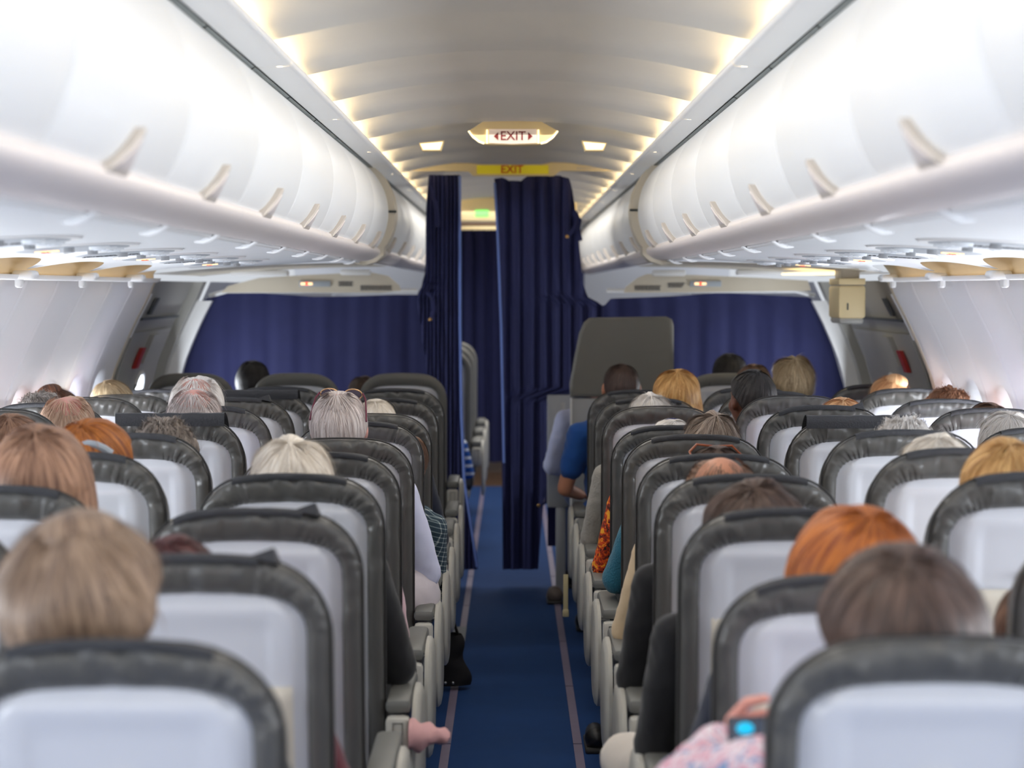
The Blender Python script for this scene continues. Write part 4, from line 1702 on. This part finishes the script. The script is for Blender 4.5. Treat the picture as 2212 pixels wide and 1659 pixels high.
def arms_for(pose, s):
    """returns shoulder, elbow, wrist, handdir, palm normal for side s (+1 = +x)"""
    sh = (s * 0.178, 0.030, 0.955)
    if pose == 'lap':
        return sh, (s * 0.215, 0.07, 0.70), (s * 0.10, 0.29, 0.635), (-s * 0.4, 0.8, -0.1), (0, 0, -1)
    if pose == 'out':
        return sh, (s * 0.243, 0.085, 0.705), (s * 0.165, 0.31, 0.655), (-s * 0.5, 0.8, -0.05), (0, 0, -1)
    if pose == 'phone':
        return (s * 0.178, 0.030, 0.965), (s * 0.300, 0.215, 0.905), (s * 0.235, 0.300, 0.955), (-s * 1.0, 0.0, 0.16), (0, -1, 0)
    return sh, (s * 0.215, 0.07, 0.70), (s * 0.10, 0.29, 0.635), (-s * 0.4, 0.8, -0.1), (0, 0, -1)


def body_mesh(key, yaw=0.0, pitch=0.0):
    """key=(pose_left,pose_right); local: x right, y forward, head centre (0,0,1.165)"""
    k = ('body', key, yaw, pitch)
    if k in SH:
        return SH[k]
    mb = MB()
    Mh = Matrix.Translation((0, 0, 1.165)) @ Matrix.Rotation(yaw, 4, 'Z') @ Matrix.Rotation(pitch, 4, 'X')
    head_prims(mb, Mh)
    mb.cap((0, 0.012, 1.10), (0, 0.025, 0.98), 0.050, 0.056)
    mb.ball((0, 0.055, 0.90), (0.155, 0.090, 0.13))
    mb.ball((0, 0.09, 0.74), (0.140, 0.090, 0.14))
    mb.ball((0, 0.14, 0.57), (0.155, 0.105, 0.10))
    mb.cap((-0.12, 0.03, 0.965), (0.12, 0.03, 0.965), 0.052, 0.052)
    hm = MB()
    for i, s in enumerate((-1, 1)):
        sh, el, wr_, hd_, pn = arms_for(key[i], s)
        mb.cap(sh, el, 0.046, 0.036)
        mb.cap(el, wr_, 0.036, 0.025)
        hand(hm, wr_, hd_, -s, 0.5 if key[i] != 'phone' else 0.35, pn)
        hm.cap(Vector(wr_) - (Vector(wr_) - Vector(el)).normalized() * 0.03, wr_, 0.024, 0.024, 10)
        kn = (s * 0.115, 0.53, 0.515)
        mb.cap((s * 0.085, 0.17, 0.545), kn, 0.078, 0.054)
        mb.cap(kn, (s * 0.12, 0.50, 0.11), 0.050, 0.036)
        mb.cap((s * 0.12, 0.49, 0.055), (s * 0.125, 0.62, 0.035), 0.034, 0.026)
    a = remesh(mb, 0.0095, 3, 'body')
    b = remesh(hm, 0.0035, 3, 'hands')
    me = join_meshes('body', [a, b])
    SH[k] = me
    return me


def crumple(me, amp, sc, seed=0):
    for v in me.vertices:
        c = v.co
        d = noise.noise(Vector((c.x * sc + seed, c.y * sc, c.z * sc * 0.7))) + 0.5 * noise.noise(Vector((c.x * sc * 2.3, c.y * sc * 2.3 + seed, c.z * sc * 2)))
        v.co = c + v.normal * d * amp
    me.update()


def shirt_mesh(key, sleeve='long'):
    k = ('shirt', key, sleeve)
    if k in SH:
        return SH[k]
    mb = MB()
    e = 0.011
    mb.ball((0, 0.055, 0.90), (0.155 + e, 0.092 + e, 0.13 + e))
    mb.ball((0, 0.09, 0.74), (0.148 + e, 0.098 + e, 0.15 + e))
    mb.ball((0, 0.13, 0.60), (0.155 + e, 0.108 + e, 0.09 + e))
    mb.cap((-0.125, 0.03, 0.965), (0.125, 0.03, 0.965), 0.055 + e, 0.055 + e)
    mb.cap((0, 0.022, 1.005), (0, 0.03, 0.95), 0.052 + e, 0.075 + e)
    for i, s in enumerate((-1, 1)):
        sh, el, wr_, hd_, pn = arms_for(key[i], s)
        sh, el, wr_ = Vector(sh), Vector(el), Vector(wr_)
        if sleeve == 'short':
            mb.cap(sh, sh.lerp(el, 0.62), 0.052 + e, 0.046 + e)
        else:
            mb.cap(sh, el, 0.050 + e, 0.040 + e)
            mb.cap(el, el.lerp(wr_, 0.93), 0.040 + e, 0.030 + e * 0.5)
    me = remesh(mb, 0.010, 4, 'shirt')
    crumple(me, 0.006, 16, 1)
    me.shade_smooth()
    SH[k] = me
    return me


def trousers_mesh(cross=0):
    k = ('tr', cross)
    if k in SH:
        return SH[k]
    mb = MB()
    e = 0.010
    mb.ball((0, 0.145, 0.575), (0.162 + e, 0.112 + e, 0.095 + e))
    if abs(cross) == 2:
        mb.ball((cross * 0.5 * 0.165, 0.11, 0.635), (0.128, 0.15, 0.115))
    for s in (-1, 1):
        if cross == s:
            kn = (s * 0.285, 0.46, 0.585)
            mb.cap((s * 0.10, 0.17, 0.56), kn, 0.085 + e, 0.066 + e)
            mb.cap(kn, (s * 0.02, 0.52, 0.50), 0.060 + e, 0.046 + e)
        else:
            kn = (s * 0.115, 0.53, 0.515)
            mb.cap((s * 0.085, 0.17, 0.548), kn, 0.080 + e, 0.058 + e)
            mb.cap(kn, (s * 0.12, 0.50, 0.12), 0.056 + e, 0.044 + e)
    me = remesh(mb, 0.011, 4, 'trousers')
    crumple(me, 0.005, 14, 4)
    me.shade_smooth()
    SH[k] = me
    return me


SHOE = MB().cap((-0.003, -0.085, 0.048), (0.003, 0.085, 0.036), 0.046, 0.036, 14).mesh('shoe', M['rubber'])
SOLE = MB().box((0, 0, 0.010), (0.085, 0.27, 0.020), 0, 0.008).mesh('sole', M['piping'])
EYES = MB()
for s in (-1, 1):
    EYES.ball((s * 0.030, 0.0668, 0.008), (0.0125, 0.0112, 0.0085), 12, 8)
EYES = EYES.mesh('eyes', M['eye'])
IRIS = MB()
for s in (-1, 1):
    IRIS.ball((s * 0.030, 0.0752, 0.008), (0.0046, 0.0035, 0.0046), 10, 6)
IRIS = IRIS.mesh('irises', mat('iris_dark', rgb(52, 40, 34), 0.2))


def hair_mesh(style, seed, mname, thick=0.014, strands=320):
    """built around the head centre; pole tilted back"""
    rng = random.Random(seed)
    tilt = Matrix.Rotation(math.radians(22), 3, 'X')     # tips pole to -y
    rx, ry, rz = 0.0765, 0.096, 0.092
    C = Vector((0, -0.010, 0.018))

    bald = style in ('bald', 'balding', 'thin')
    long_ = style in ('bob', 'long')

    def S(az):
        # az: 0 = back (-y), pi = front
        f = 0.5 - 0.5 * math.cos(az)       # 0 back,1 front
        back = {'short': 2.30, 'buzz': 2.25, 'bob': 3.0, 'long': 3.4, 'curly': 2.25, 'fluffy': 2.35, 'bald': 2.35, 'balding': 2.35, 'thin': 2.3, 'updo': 2.15}[style]
        side = {'short': 1.75, 'buzz': 1.72, 'bob': 2.6, 'long': 3.0, 'curly': 2.0, 'fluffy': 2.0, 'bald': 1.75, 'balding': 1.8, 'thin': 1.75, 'updo': 1.7}[style]
        front = 1.42
        if f < 0.5:
            return back + (side - back) * sstep(0.0, 0.5, f)
        return side + (front - side) * sstep(0.5, 0.78, f)

    def S0(az):
        if style == 'bald':
            return 0.95 + 0.12 * math.sin(az * 3 + seed)
        if style == 'balding':
            return 0.60 + 0.08 * math.sin(az * 2 + seed) + 0.10 * noise.noise(Vector((az * 5, seed, 0)))
        if style == 'thin':
            return 0.27 + 0.05 * math.sin(az * 2 + seed) + 0.12 * noise.noise(Vector((az * 5, seed, 0)))
        return 0.0

    def P(az, s, lift):
        n3 = noise.noise(Vector((math.cos(az) * 1.6 + seed, math.sin(az) * 1.6, s * 1.3)))
        n1 = noise.noise(Vector((math.cos(az) * 5 + seed, math.sin(az) * 5, s * 3.0)))
        if style == 'curly':
            lift = lift + 0.014 * n1 + 0.013 * noise.noise(Vector((math.cos(az) * 11, math.sin(az) * 11 + seed, s * 9)))
        elif style == 'fluffy':
            lift = lift + 0.012 * n3 + 0.005 * n1
        elif style == 'updo':
            lift = lift + 0.014 * n3
        elif long_:
            lift = lift + 0.006 * n3
        else:
            lift = lift + 0.004 * n3 + 0.0015 * n1
        if s <= PI / 2:
            r, z = math.sin(s), math.cos(s)
        elif long_:
            d = s - PI / 2
            r, z = 1.0 + 0.05 * math.sin(d * 1.6), -d * 0.95
            if style == 'bob':
                r -= 0.10 * sstep(0.9, 1.45, d)
        else:
            d = s - PI / 2
            r, z = math.cos(d * 0.62), -math.sin(d) * 1.02
        d0 = Vector((math.sin(az) * r, -math.cos(az) * r, z))
        if not long_ or s < PI / 2:
            nrm = d0.normalized()
        else:
            nrm = Vector((d0.x, d0.y, 0)).normalized()
        p = Vector((d0.x * (rx + 0), d0.y * ry, d0.z * rz)) + nrm * lift
        k_ = 1 - sstep(1.3, 2.3, s) if long_ else 1.0
        Rm = Matrix.Rotation(math.radians(22) * k_ if long_ else math.radians(22), 3, 'X')
        # keep nape close to the neck for tilted frame
        return C + Rm @ p if not long_ else C + Matrix.Rotation(math.radians(22) * k_, 3, 'X') @ p
    V, Fc, UV = [], [], []
    na, ns = 48, 22
    for i in range(na + 1):
        az = 2 * PI * i / na
        s0, s1 = S0(az), S(az)
        for j in range(ns + 1):
            t = j / ns
            s = s0 + (s1 - s0) * t
            l = thick * min(1.0, 0.55 + t * 2)
            if bald:
                l *= sstep(-0.02, 0.35, t) * 1.0
                l -= 0.006 * (1 - sstep(0, 0.2, t))
            if t > 0.92:
                l = l - (t - 0.92) / 0.08 * (thick + (0.018 if not long_ else 0.03))
            # temples / forehead hug
            V.append(P(az, s, l))
            UV.append((i / na, s * 0.5))
    for i in range(na):
        for j in range(ns):
            a = i * (ns + 1) + j
            Fc.append((a, a + 1, a + ns + 2, a + ns + 1))
    # strands
    nseg = 7 if style == 'curly' else 5
    wd = 0.0013
    for q in range(strands):
        az = rng.uniform(-2.3, 2.3)
        s0, s1 = S0(az), S(az)
        a0 = s0 + (s1 - s0) * rng.uniform(0.0, 0.65)
        if bald and rng.random() < 0.25:
            a0 = s0 * rng.uniform(0.25, 1.0)
        a1 = min(s1, a0 + rng.uniform(0.4, 1.0))
        daz = rng.gauss(0, 0.12 if style != 'curly' else 0.4)
        lf0 = thick * (0.85 if not bald else rng.uniform(0.2, 0.9)) + rng.uniform(0.0, 0.004)
        lf1 = lf0 + (rng.uniform(-0.001, 0.014) if style in ('fluffy', 'curly', 'updo') else rng.uniform(-0.002, 0.003))
        if rng.random() < (0.10 if style in ('fluffy', 'curly', 'balding', 'bald') else 0.02):
            lf1 += rng.uniform(0.006, 0.016)
        cf = rng.uniform(0.01, 0.02) if style == 'curly' else 0.0
        ph = rng.uniform(0, 6)
        o = len(V)
        uvx = rng.random()
        for k in range(nseg + 1):
            t = k / nseg
            a = a0 + (a1 - a0) * t
            z_ = az + daz * t + (cf * 6 * math.sin(ph + t * 9))
            lf = lf0 + (lf1 - lf0) * t + cf * 0.4 * math.sin(ph * 2 + t * 11)
            p = P(z_, a, lf)
            side = Vector((math.cos(z_), math.sin(z_), 0)) * wd * (1 - 0.75 * t)
            V.append(p - side)
            V.append(p + side)
            UV.append((uvx, a * 0.5))
            UV.append((uvx + 0.01, a * 0.5))
        for k in range(nseg):
            b_ = o + 2 * k
            Fc.append((b_, b_ + 1, b_ + 3, b_ + 2))
    if style == 'updo':
        mb = MB().ball((0.01, -0.045, 0.105), (0.052, 0.045, 0.034), 18, 12)
        o = len(V)
        for p in mb.v:
            n = noise.noise(Vector(p) * 40) * 0.006
            V.append(Vector(p) * (1 + n))
            UV.append((math.atan2(p[1], p[0]) / 6.28, p[2] * 4))
        Fc += [tuple(i + o for i in f) for f in mb.f]
    me = bpy.data.meshes.new('hair')
    me.from_pydata([tuple(p) for p in V], [], Fc)
    uvl = me.uv_layers.new(name='UVMap')
    idx = np.zeros(len(me.loops), dtype=np.int32)
    me.loops.foreach_get('vertex_index', idx)
    arr = np.array(UV, dtype=np.float32)[idx].ravel()
    uvl.data.foreach_set('uv', arr)
    me.shade_smooth()
    me.update()
    me.materials.append(HM[mname])
    return me


def put_mat(o, m):
    if len(o.data.materials) == 0:
        o.data.materials.append(None)
    o.material_slots[0].link = 'OBJECT'
    o.material_slots[0].material = m


def person(px, ytop, D, style, hair, sk, shirt, label, group, side='left', pose='lap', sleeve='long', yaw=0.0, roll=0.0, trousers='denim',
           thick=0.014, strands=320, cross=0, X=None, hs=1.0, pitch=0.0):
    """px,ytop: where the crown of the hair appears; D: distance of the head centre"""
    p = at(px, ytop, D)
    ztop = p.z
    sc = ztop / (1.275 + thick * 0.9)
    ais = 1 if side == 'left' else -1
    key = ('lap', pose) if ais > 0 else (pose, 'lap')
    # mesh bodies are cached per pose
    body = link('person', body_mesh(key, yaw, pitch))
    side_s = -1 if side == 'left' else 1
    bxx = p.x if X is None else X
    if pose == 'out' and X is None:
        bxx = side_s * (0.505 if side == 'left' else 0.53)
    if abs(bxx) > 1.47:
        bxx = 1.47 * side_s
    if X is None or abs(p.x - bxx) < 0.26:
        roll = roll or math.atan2(p.x - bxx, 0.70 * sc)
    body.location = (bxx, D, 0)
    body.scale = (sc, sc, sc)
    body.rotation_euler = (0, 0, 0)
    put_mat(body, SK[sk])
    tag(body, label, 'person', group)
    h = link('hair', hair_mesh(style, hash(label) % 997 if False else sum(map(ord, label)) % 997, hair, thick, strands), body)
    h.location = (0, 0, 1.165)
    h.rotation_euler = (pitch, 0, yaw)
    h.scale = (hs, hs, 1.0)
    e = link('eyes', EYES, body)
    e.location = (0, 0, 1.165)
    e.rotation_euler = (pitch, 0, yaw)
    link('irises', IRIS, e)
    for nm_, me_ in (('lips', LIPS), ('eyebrows', BROWS)):
        q_ = link(nm_, me_, body)
        q_.location = (0, 0, 1.165)
        q_.rotation_euler = (pitch, 0, yaw)
    s = link('shirt', shirt_mesh(key, sleeve), body)
    put_mat(s, CL[shirt])
    t = link('trousers', trousers_mesh(cross * ais), body)
    put_mat(t, CL[trousers])
    for q in (-1, 1):
        sh_ = link('shoe', SHOE, body)
        sh_.location = (q * 0.125, 0.555, 0)
        link('sole', SOLE, sh_)
    if abs(roll) > 1e-3:
        # lean sideways about the seat
        piv = Vector((body.location.x, D + 0.12, 0.50))
        Mx = Matrix.Translation(piv) @ Matrix.Rotation(roll, 4, 'Y') @ Matrix.Translation(-piv)
        body.matrix_world = Mx @ Matrix.Translation(body.location) @ Matrix.Diagonal((sc, sc, sc, 1))
    return body


def RD(n):
    return ROW0 + PITCH_R * n + 0.225


GL, GR = 'passengers seated on the left', 'passengers seated on the right'
# left side
person(172, 1100, RD(0), 'updo', 'darkblonde', 'fair', 'black', 'person with blurred dark blonde pinned-up hair in the nearest left seat', GL, pose='out', thick=0.026, hs=1.15)
person(372, 1152, RD(1), 'short', 'darkred', 'fair', 'burgundy', 'person with very dark red hair just showing over the second left aisle seat', GL, pose='out')
person(88, 918, RD(2), 'bob', 'lightbrown', 'fair', 'green', 'person with a blurred light brown bob at the left edge', GL, thick=0.024, hs=1.08)
pa_ = person(205, 905, RD(3), 'bob', 'auburn', 'pink', 'navy', 'person with auburn ginger hair held by a grey-blue band', GL, yaw=-0.5, thick=0.020)
MB().tube([(math.sin(a) * 0.070, -0.075 - 0.02 * math.cos(a), 0.055 + 0.02 * math.cos(a * 2)) for a in [x * 0.3 - 0.9 for x in range(7)]], 0.010, 8).build('hair_band', M['psugrey'], pa_).location = (0, 0, 1.165)
person(630, 946, RD(3), 'fluffy', 'cream', 'pink', 'black', 'person with blurred fluffy white hair in the fourth left aisle seat', GL, pose='out', thick=0.026, hs=1.05, strands=500)
person(28, 893, RD(4), 'short', 'lightbrown', 'fair', 'grey', 'person at the left edge with only a brown hair top showing', GL)
person(355, 905, RD(4), 'curly', 'greycurl', 'fair', 'teal', 'person with curly grey hair peeking over the fifth middle seat on the left', GL, thick=0.018, strands=700)
person(147, 850, RD(5), 'balding', 'sandy', 'pink', 'cream', 'balding person with short sandy hair and reddish scalp, far left', GL, thick=0.010, strands=500)
person(421, 836, RD(5), 'balding', 'silver', 'pink', 'white', 'balding person with pink crown and short silver hair, left of centre', GL, thick=0.007, strands=700)
p5 = person(732, 842, RD(5), 'thin', 'silver', 'pink', 'white', 'grey-haired person with sunglasses pushed up on the head, white shirt', GL, pose='out', thick=0.013, strands=1100, trousers='pale', cross=2)
person(88, 842, RD(6), 'curly', 'greystreak', 'fair', 'navy', 'person with streaky grey hair half hidden behind the sandy balding head', GL)
person(425, 808, RD(6) + 0.02, 'balding', 'white', 'pink', 'cream', 'person with wispy white hair behind the balding silver-haired head', GL, thick=0.016, strands=700)
person(893, 925, RD(6), 'short', 'brown', 'fair', 'plaid', 'person with brown hair leaning into the aisle, plaid sleeve', GL, pose='out', thick=0.014, strands=500)
person(812, 862, RD(7), 'short', 'cream', 'fair', 'navy', 'person with pale blond hair behind the head with sunglasses, navy sleeve', GL, pose='out')
person(108, 812, RD(7), 'updo', 'curlybrown', 'fair', 'grey', 'person with curly brown hair and small bun near the left windows', GL, thick=0.018, strands=500)
person(236, 810, RD(8), 'bob', 'blondegrey', 'fair', 'white', 'person with straight blonde-grey bob near the left exit', GL, thick=0.016, strands=500)
person(546, 779, DX + 0.24, 'short', 'black', 'brown', 'navy', 'person with black hair between two seats before the left curtain', GL)
person(785, 812, DX + 0.24, 'short', 'darkbrown', 'mid', 'grey', 'person with dark hair peeking left of the last left aisle seat', GL)
person(600, 880, RD(8) + 4.1, 'short', 'darkbrown', 'mid', 'stripe', 'person in blue and white striped shirt seen through the curtain gap', GL, pose='out', X=-0.425)
person(480, 1010, RD(4), 'short', 'greybrown', 'fair', 'pinkish', 'person in a pale pink top mostly hidden in the fifth left aisle seat', GL, pose='lap', X=-0.505)
# right side
pr0 = person(1945, 1176, RD(0), 'short', 'darkbrown', 'fair', 'floral', 'person with blurred brown hair in the nearest right seat, floral sleeve', GR, 'right', pose='phone', thick=0.022, hs=1.22, X=0.545)
person(1848, 1090, RD(1), 'bob', 'copper', 'pink', 'navy', 'person with blurred copper red hair, second right aisle seat', GR, 'right', pose='out', thick=0.024, hs=1.18, yaw=0.25)
person(1625, 1036, RD(2), 'fluffy', 'darkbrown', 'fair', 'black', 'person with messy dark brown hair and cream trousers, third right aisle seat', GR, 'right', pose='out', thick=0.024, trousers='cream', cross=1, hs=1.12)
person(1555, 980, RD(3), 'bald', 'brown', 'tan', 'black', 'bald person with tanned crown in the fourth right aisle seat', GR, 'right', pose='out', thick=0.008, strands=500, hs=1.12)
p4 = person(1548, 962, RD(4), 'short', 'darkbrown', 'fair', 'khaki', 'person with tortoiseshell glasses pushed up into brown hair', GR, 'right', pose='out', thick=0.014, strands=600)
person(1540, 888, RD(5), 'fluffy', 'greybrown', 'fair', 'teal', 'person with grey-brown hair and teal knitted sleeve', GR, 'right', pose='out', thick=0.016, strands=1000)
p6 = person(1452, 903, RD(6), 'short', 'white', 'pink', 'print', 'white-haired person with navy hair band and orange patterned sleeve', GR, 'right', pose='out')
person(1405, 851, RD(7), 'fluffy', 'white', 'pink', 'grey', 'person with white hair and grey knitted sleeve, eighth right aisle seat', GR, 'right', pose='out', thick=0.014, strands=600)
person(1462, 797, RD(8), 'long', 'blonde', 'fair', 'white', 'person with long straight golden blonde hair', GR, 'right', thick=0.018, strands=900, hs=1.08)
person(1343, 785, RD(9), 'buzz', 'buzz', 'tan', 'blue', 'person with buzz cut and blue T-shirt resting a bare elbow in the aisle', GR, 'right', pose='out', sleeve='short', thick=0.005, X=0.47)
person(1622, 798, RD(7) + 0.1, 'buzz', 'black', 'brown', 'navy', 'dark-haired person turned to the left with an ear showing', GR, 'right', yaw=0.50, thick=0.010)
person(1713, 770, RD(9), 'fluffy', 'blondegrey', 'pink', 'white', 'person with tousled blond-grey hair near the right curtain', GR, 'right', thick=0.016, strands=900)
person(1576, 763, DX + 0.26, 'short', 'black', 'brown', 'navy', 'person with black hair right of the tall grey seat back', GR, 'right')
person(1628, 786, RD(9) + 0.3, 'short', 'brown', 'mid', 'grey', 'person with brown hair between the two black-haired heads', GR, 'right')
person(1818, 858, RD(6), 'short', 'strawberry', 'pink', 'white', 'person with strawberry blond hair top in a right middle seat', GR, 'right', X=None)
person(1925, 806, RD(8) + 0.4, 'updo', 'strawberry', 'pink', 'white', 'person with ginger bun beside the right exit', GR, 'right', X=1.60)
person(2052, 828, RD(7), 'curly', 'curlcopper', 'fair', 'grey', 'person with curly coppery brown hair near the right windows', GR, 'right', thick=0.018, strands=800)
person(2140, 860, RD(6), 'short', 'brown', 'fair', 'white', 'person with smooth light brown hair near the right edge', GR, 'right', X=1.50, strands=600)
person(2175, 888, RD(5), 'fluffy', 'white', 'fair', 'pinkish', 'person with bright white hair at the right edge', GR, 'right', thick=0.018, X=1.50, strands=700)
person(1953, 904, RD(4), 'curly', 'white', 'fair', 'navy', 'person with white curls over a right middle seat', GR, 'right', thick=0.016, strands=700)
person(2020, 938, RD(3), 'fluffy', 'cream', 'fair', 'grey', 'person with blurred white hair, fourth right middle seat', GR, 'right', thick=0.014)
person(2170, 948, RD(2), 'bob', 'blonde', 'fair', 'cream', 'person with golden blonde bob at the right edge', GR, 'right', thick=0.020, strands=500)
person(1300, 775, 11.02, 'short', 'darkbrown', 'fair', 'lilac', 'person in pale lilac shirt with one shoulder out beside the tall grey seat back', GR, 'right', pose='out', X=0.43)
person(2210, 1230, RD(1), 'short', 'brown', 'fair', 'grey', 'person at the right edge hidden behind the second middle seat', GR, 'right', X=1.04)

# sunglasses
sgl = empty('sunglasses', (0, 0, 0), label='sunglasses pushed up on the grey-haired head', cat='sunglasses')
bpy.context.view_layer.update()
sgl.location = p5.matrix_world @ Vector((0, 0, 1.158))
sgl.rotation_euler = (0.12, 0.03, 0)
for s in (-1, 1):
    lp_ = MB()
    N = 18
    ring = []
    for k in range(N):
        a = 2 * PI * k / N
        ring.append((s * 0.036 + 0.028 * math.cos(a), 0.045, 0.108 + 0.017 * math.sin(a)))
    lp_.add(ring, [tuple(range(N))])
    lp_.add([(x, y + 0.002, z) for x, y, z in ring], [tuple(range(N))[::-1]])
    lp_.build('lens', M['lensdark'], sgl)
    MB().tube(ring + [ring[0]], 0.0022, 6, False).build('rim', M['gold'], sgl)
    MB().tube([(s * 0.066, 0.045, 0.112), (s * 0.076, 0.02, 0.100), (s * 0.082, -0.03, 0.070), (s * 0.085, -0.06, 0.045)], 0.0028, 6).build('temple', M['frame'], sgl)
MB().tube([(-0.010, 0.045, 0.112), (0.010, 0.045, 0.112)], 0.0022, 6).build('bridge', M['gold'], sgl)
# tortoiseshell glasses
g2 = empty('glasses', p4.matrix_world @ Vector((0, 0, 1.150)), label='tortoiseshell glasses pushed up into brown hair', cat='glasses')
g2.rotation_euler = (0.1, 0.05, 0.2)
MB().tube([(-0.072, 0.03, 0.100), (-0.078, -0.02, 0.095), (-0.078, -0.06, 0.080)], 0.003, 6).tube([(0.072, 0.03, 0.100), (0.078, -0.02, 0.092), (0.078, -0.06, 0.075)], 0.003, 6).build('temple', M['tort'], g2)
MB().tube([(-0.072, 0.03, 0.100), (-0.05, 0.040, 0.120), (0, 0.042, 0.116), (0.05, 0.040, 0.120), (0.072, 0.03, 0.100)], 0.0035, 6).build('frame', M['tort'], g2)
# navy hair band
hbd = MB().tube([(math.cos(a) * 0.083, -0.02, 0.015 + math.sin(a) * 0.105) for a in [PI * k / 12 for k in range(13)]], 0.005, 8).build('hair_band', M['navy'], p6)
hbd.location = (0, 0, 1.165)

# phone held by the nearest right passenger
pp_ = at(1640, 1664, 3.12)
ph = empty('phone', (pp_.x, 3.12, pp_.z), label='dark phone with bright blue spots on its screen, held up at lower right', cat='phone')
ph.rotation_euler = (-0.25, 0, 0.10)
MB().box((0, 0, 0), (0.088, 0.009, 0.155), 0, 0.004).build('case', mat('phone_case', rgb(62, 66, 74), 0.4), ph)
scm = mat('phone_screen', rgb(74, 84, 98), 0.2, noise_amt=0.2, nscale=25, emit=rgb(74, 84, 98), estr=0.25)
MB().box((0, -0.005, 0), (0.080, 0.001, 0.145)).build('screen', scm, ph, False)
blu = mat('screen_blue', rgb(20, 170, 210), 0.3, noise_amt=0.05, emit=rgb(20, 170, 210), estr=0.7)
pnk = mat('screen_pink', rgb(210, 180, 184), 0.3, noise_amt=0.2, nscale=60, emit=rgb(210, 180, 184), estr=0.35)
for (x, z, rx, rz, mm) in ((-0.019, 0.060, 0.013, 0.009, blu), (-0.019, 0.026, 0.014, 0.012, blu), (-0.015, -0.035, 0.016, 0.010, blu), (0.022, 0.034, 0.015, 0.026, pnk)):
    MB().ball((x, -0.006, z), (rx, 0.001, rz), 16, 6).build('screen_spot', mm, ph)

# ------------------------------------------------------------------ loose things in the aisle
bag = empty('black_bag', (-0.232, 8.55, 0), label='black cloth bag hanging by the left seats above the aisle floor', cat='bag')
mbg = MB().grid(lambda u, v: (-0.02 + 0.080 * math.cos(2 * PI * u) * (0.62 + 0.5 * (1 - v)) + 0.01 * math.sin(9 * v), 0.05 * math.sin(2 * PI * u) + 0.008 * noise.noise(Vector((u * 6, v * 6, 1))), 0.02 + 0.20 * v), 20, 12)
mbg.build('bag_body', M['black'], bag, ang=180)
MB().tube([(-0.06, 0, 0.20), (-0.05, 0, 0.30), (-0.01, 0, 0.31), (0.02, 0, 0.21)], 0.006, 6).build('strap', M['black'], bag)
for x in (-0.03, 0.0):
    MB().ball((x, -0.055, 0.035), 0.006, 8, 6).build('rivet', M['metal'], bag)

pq = at(940, 1588, 5.0)
pk = empty('pink_pouch', (pq.x, 5.0, pq.z), label='pale pink soft fabric corner sticking out into the aisle at lower left', cat='cloth')


def pkf(u, v):
    a = 2 * PI * u
    x = -0.06 + 0.095 * v
    r = 0.034 * (1 - v) ** 0.5 + 0.002
    return (x, 0.05 * math.cos(a) * (1 - 0.7 * v), r * math.sin(a) + 0.012 * noise.noise(Vector((u * 5, v * 5, 2))) - 0.0 * v)


MB().grid(pkf, 20, 14).build('cloth_body', M['pink'], pk, ang=180)

r = empty('shoe', (0.215, 10.95, 0), label='dark brown shoe on the blue carpet under the right aisle seats', cat='shoe')
MB().cap((0, -0.06, 0.045), (0, 0.10, 0.035), 0.042, 0.034, 14).build('upper', M['shoebrown'], r)
MB().box((0, 0.02, 0.010), (0.08, 0.25, 0.02), 0, 0.008).build('sole', M['rubber'], r)
r = empty('shoe', (0.290, 7.45, 0), label='black shoe tip beside the right floor strip near the cream trousers', cat='shoe')
MB().cap((0, -0.06, 0.045), (0, 0.10, 0.035), 0.042, 0.034, 14).build('upper', M['rubber'], r)
MB().box((0, 0.02, 0.010), (0.08, 0.25, 0.02), 0, 0.008).build('sole', M['piping'], r)
p = at(1222, 1280, 8.9)
r = empty('seat_belt_strap', (p.x, 8.9, p.z), label='short cream strap hanging beside the right aisle seats', cat='strap')
MB().box((0, 0, 0), (0.020, 0.006, 0.15), 0, 0.002).build('webbing', M['kraft'], r)
MB().box((0, -0.002, -0.085), (0.026, 0.010, 0.03), 0, 0.004).build('buckle', M['kraft'], r)
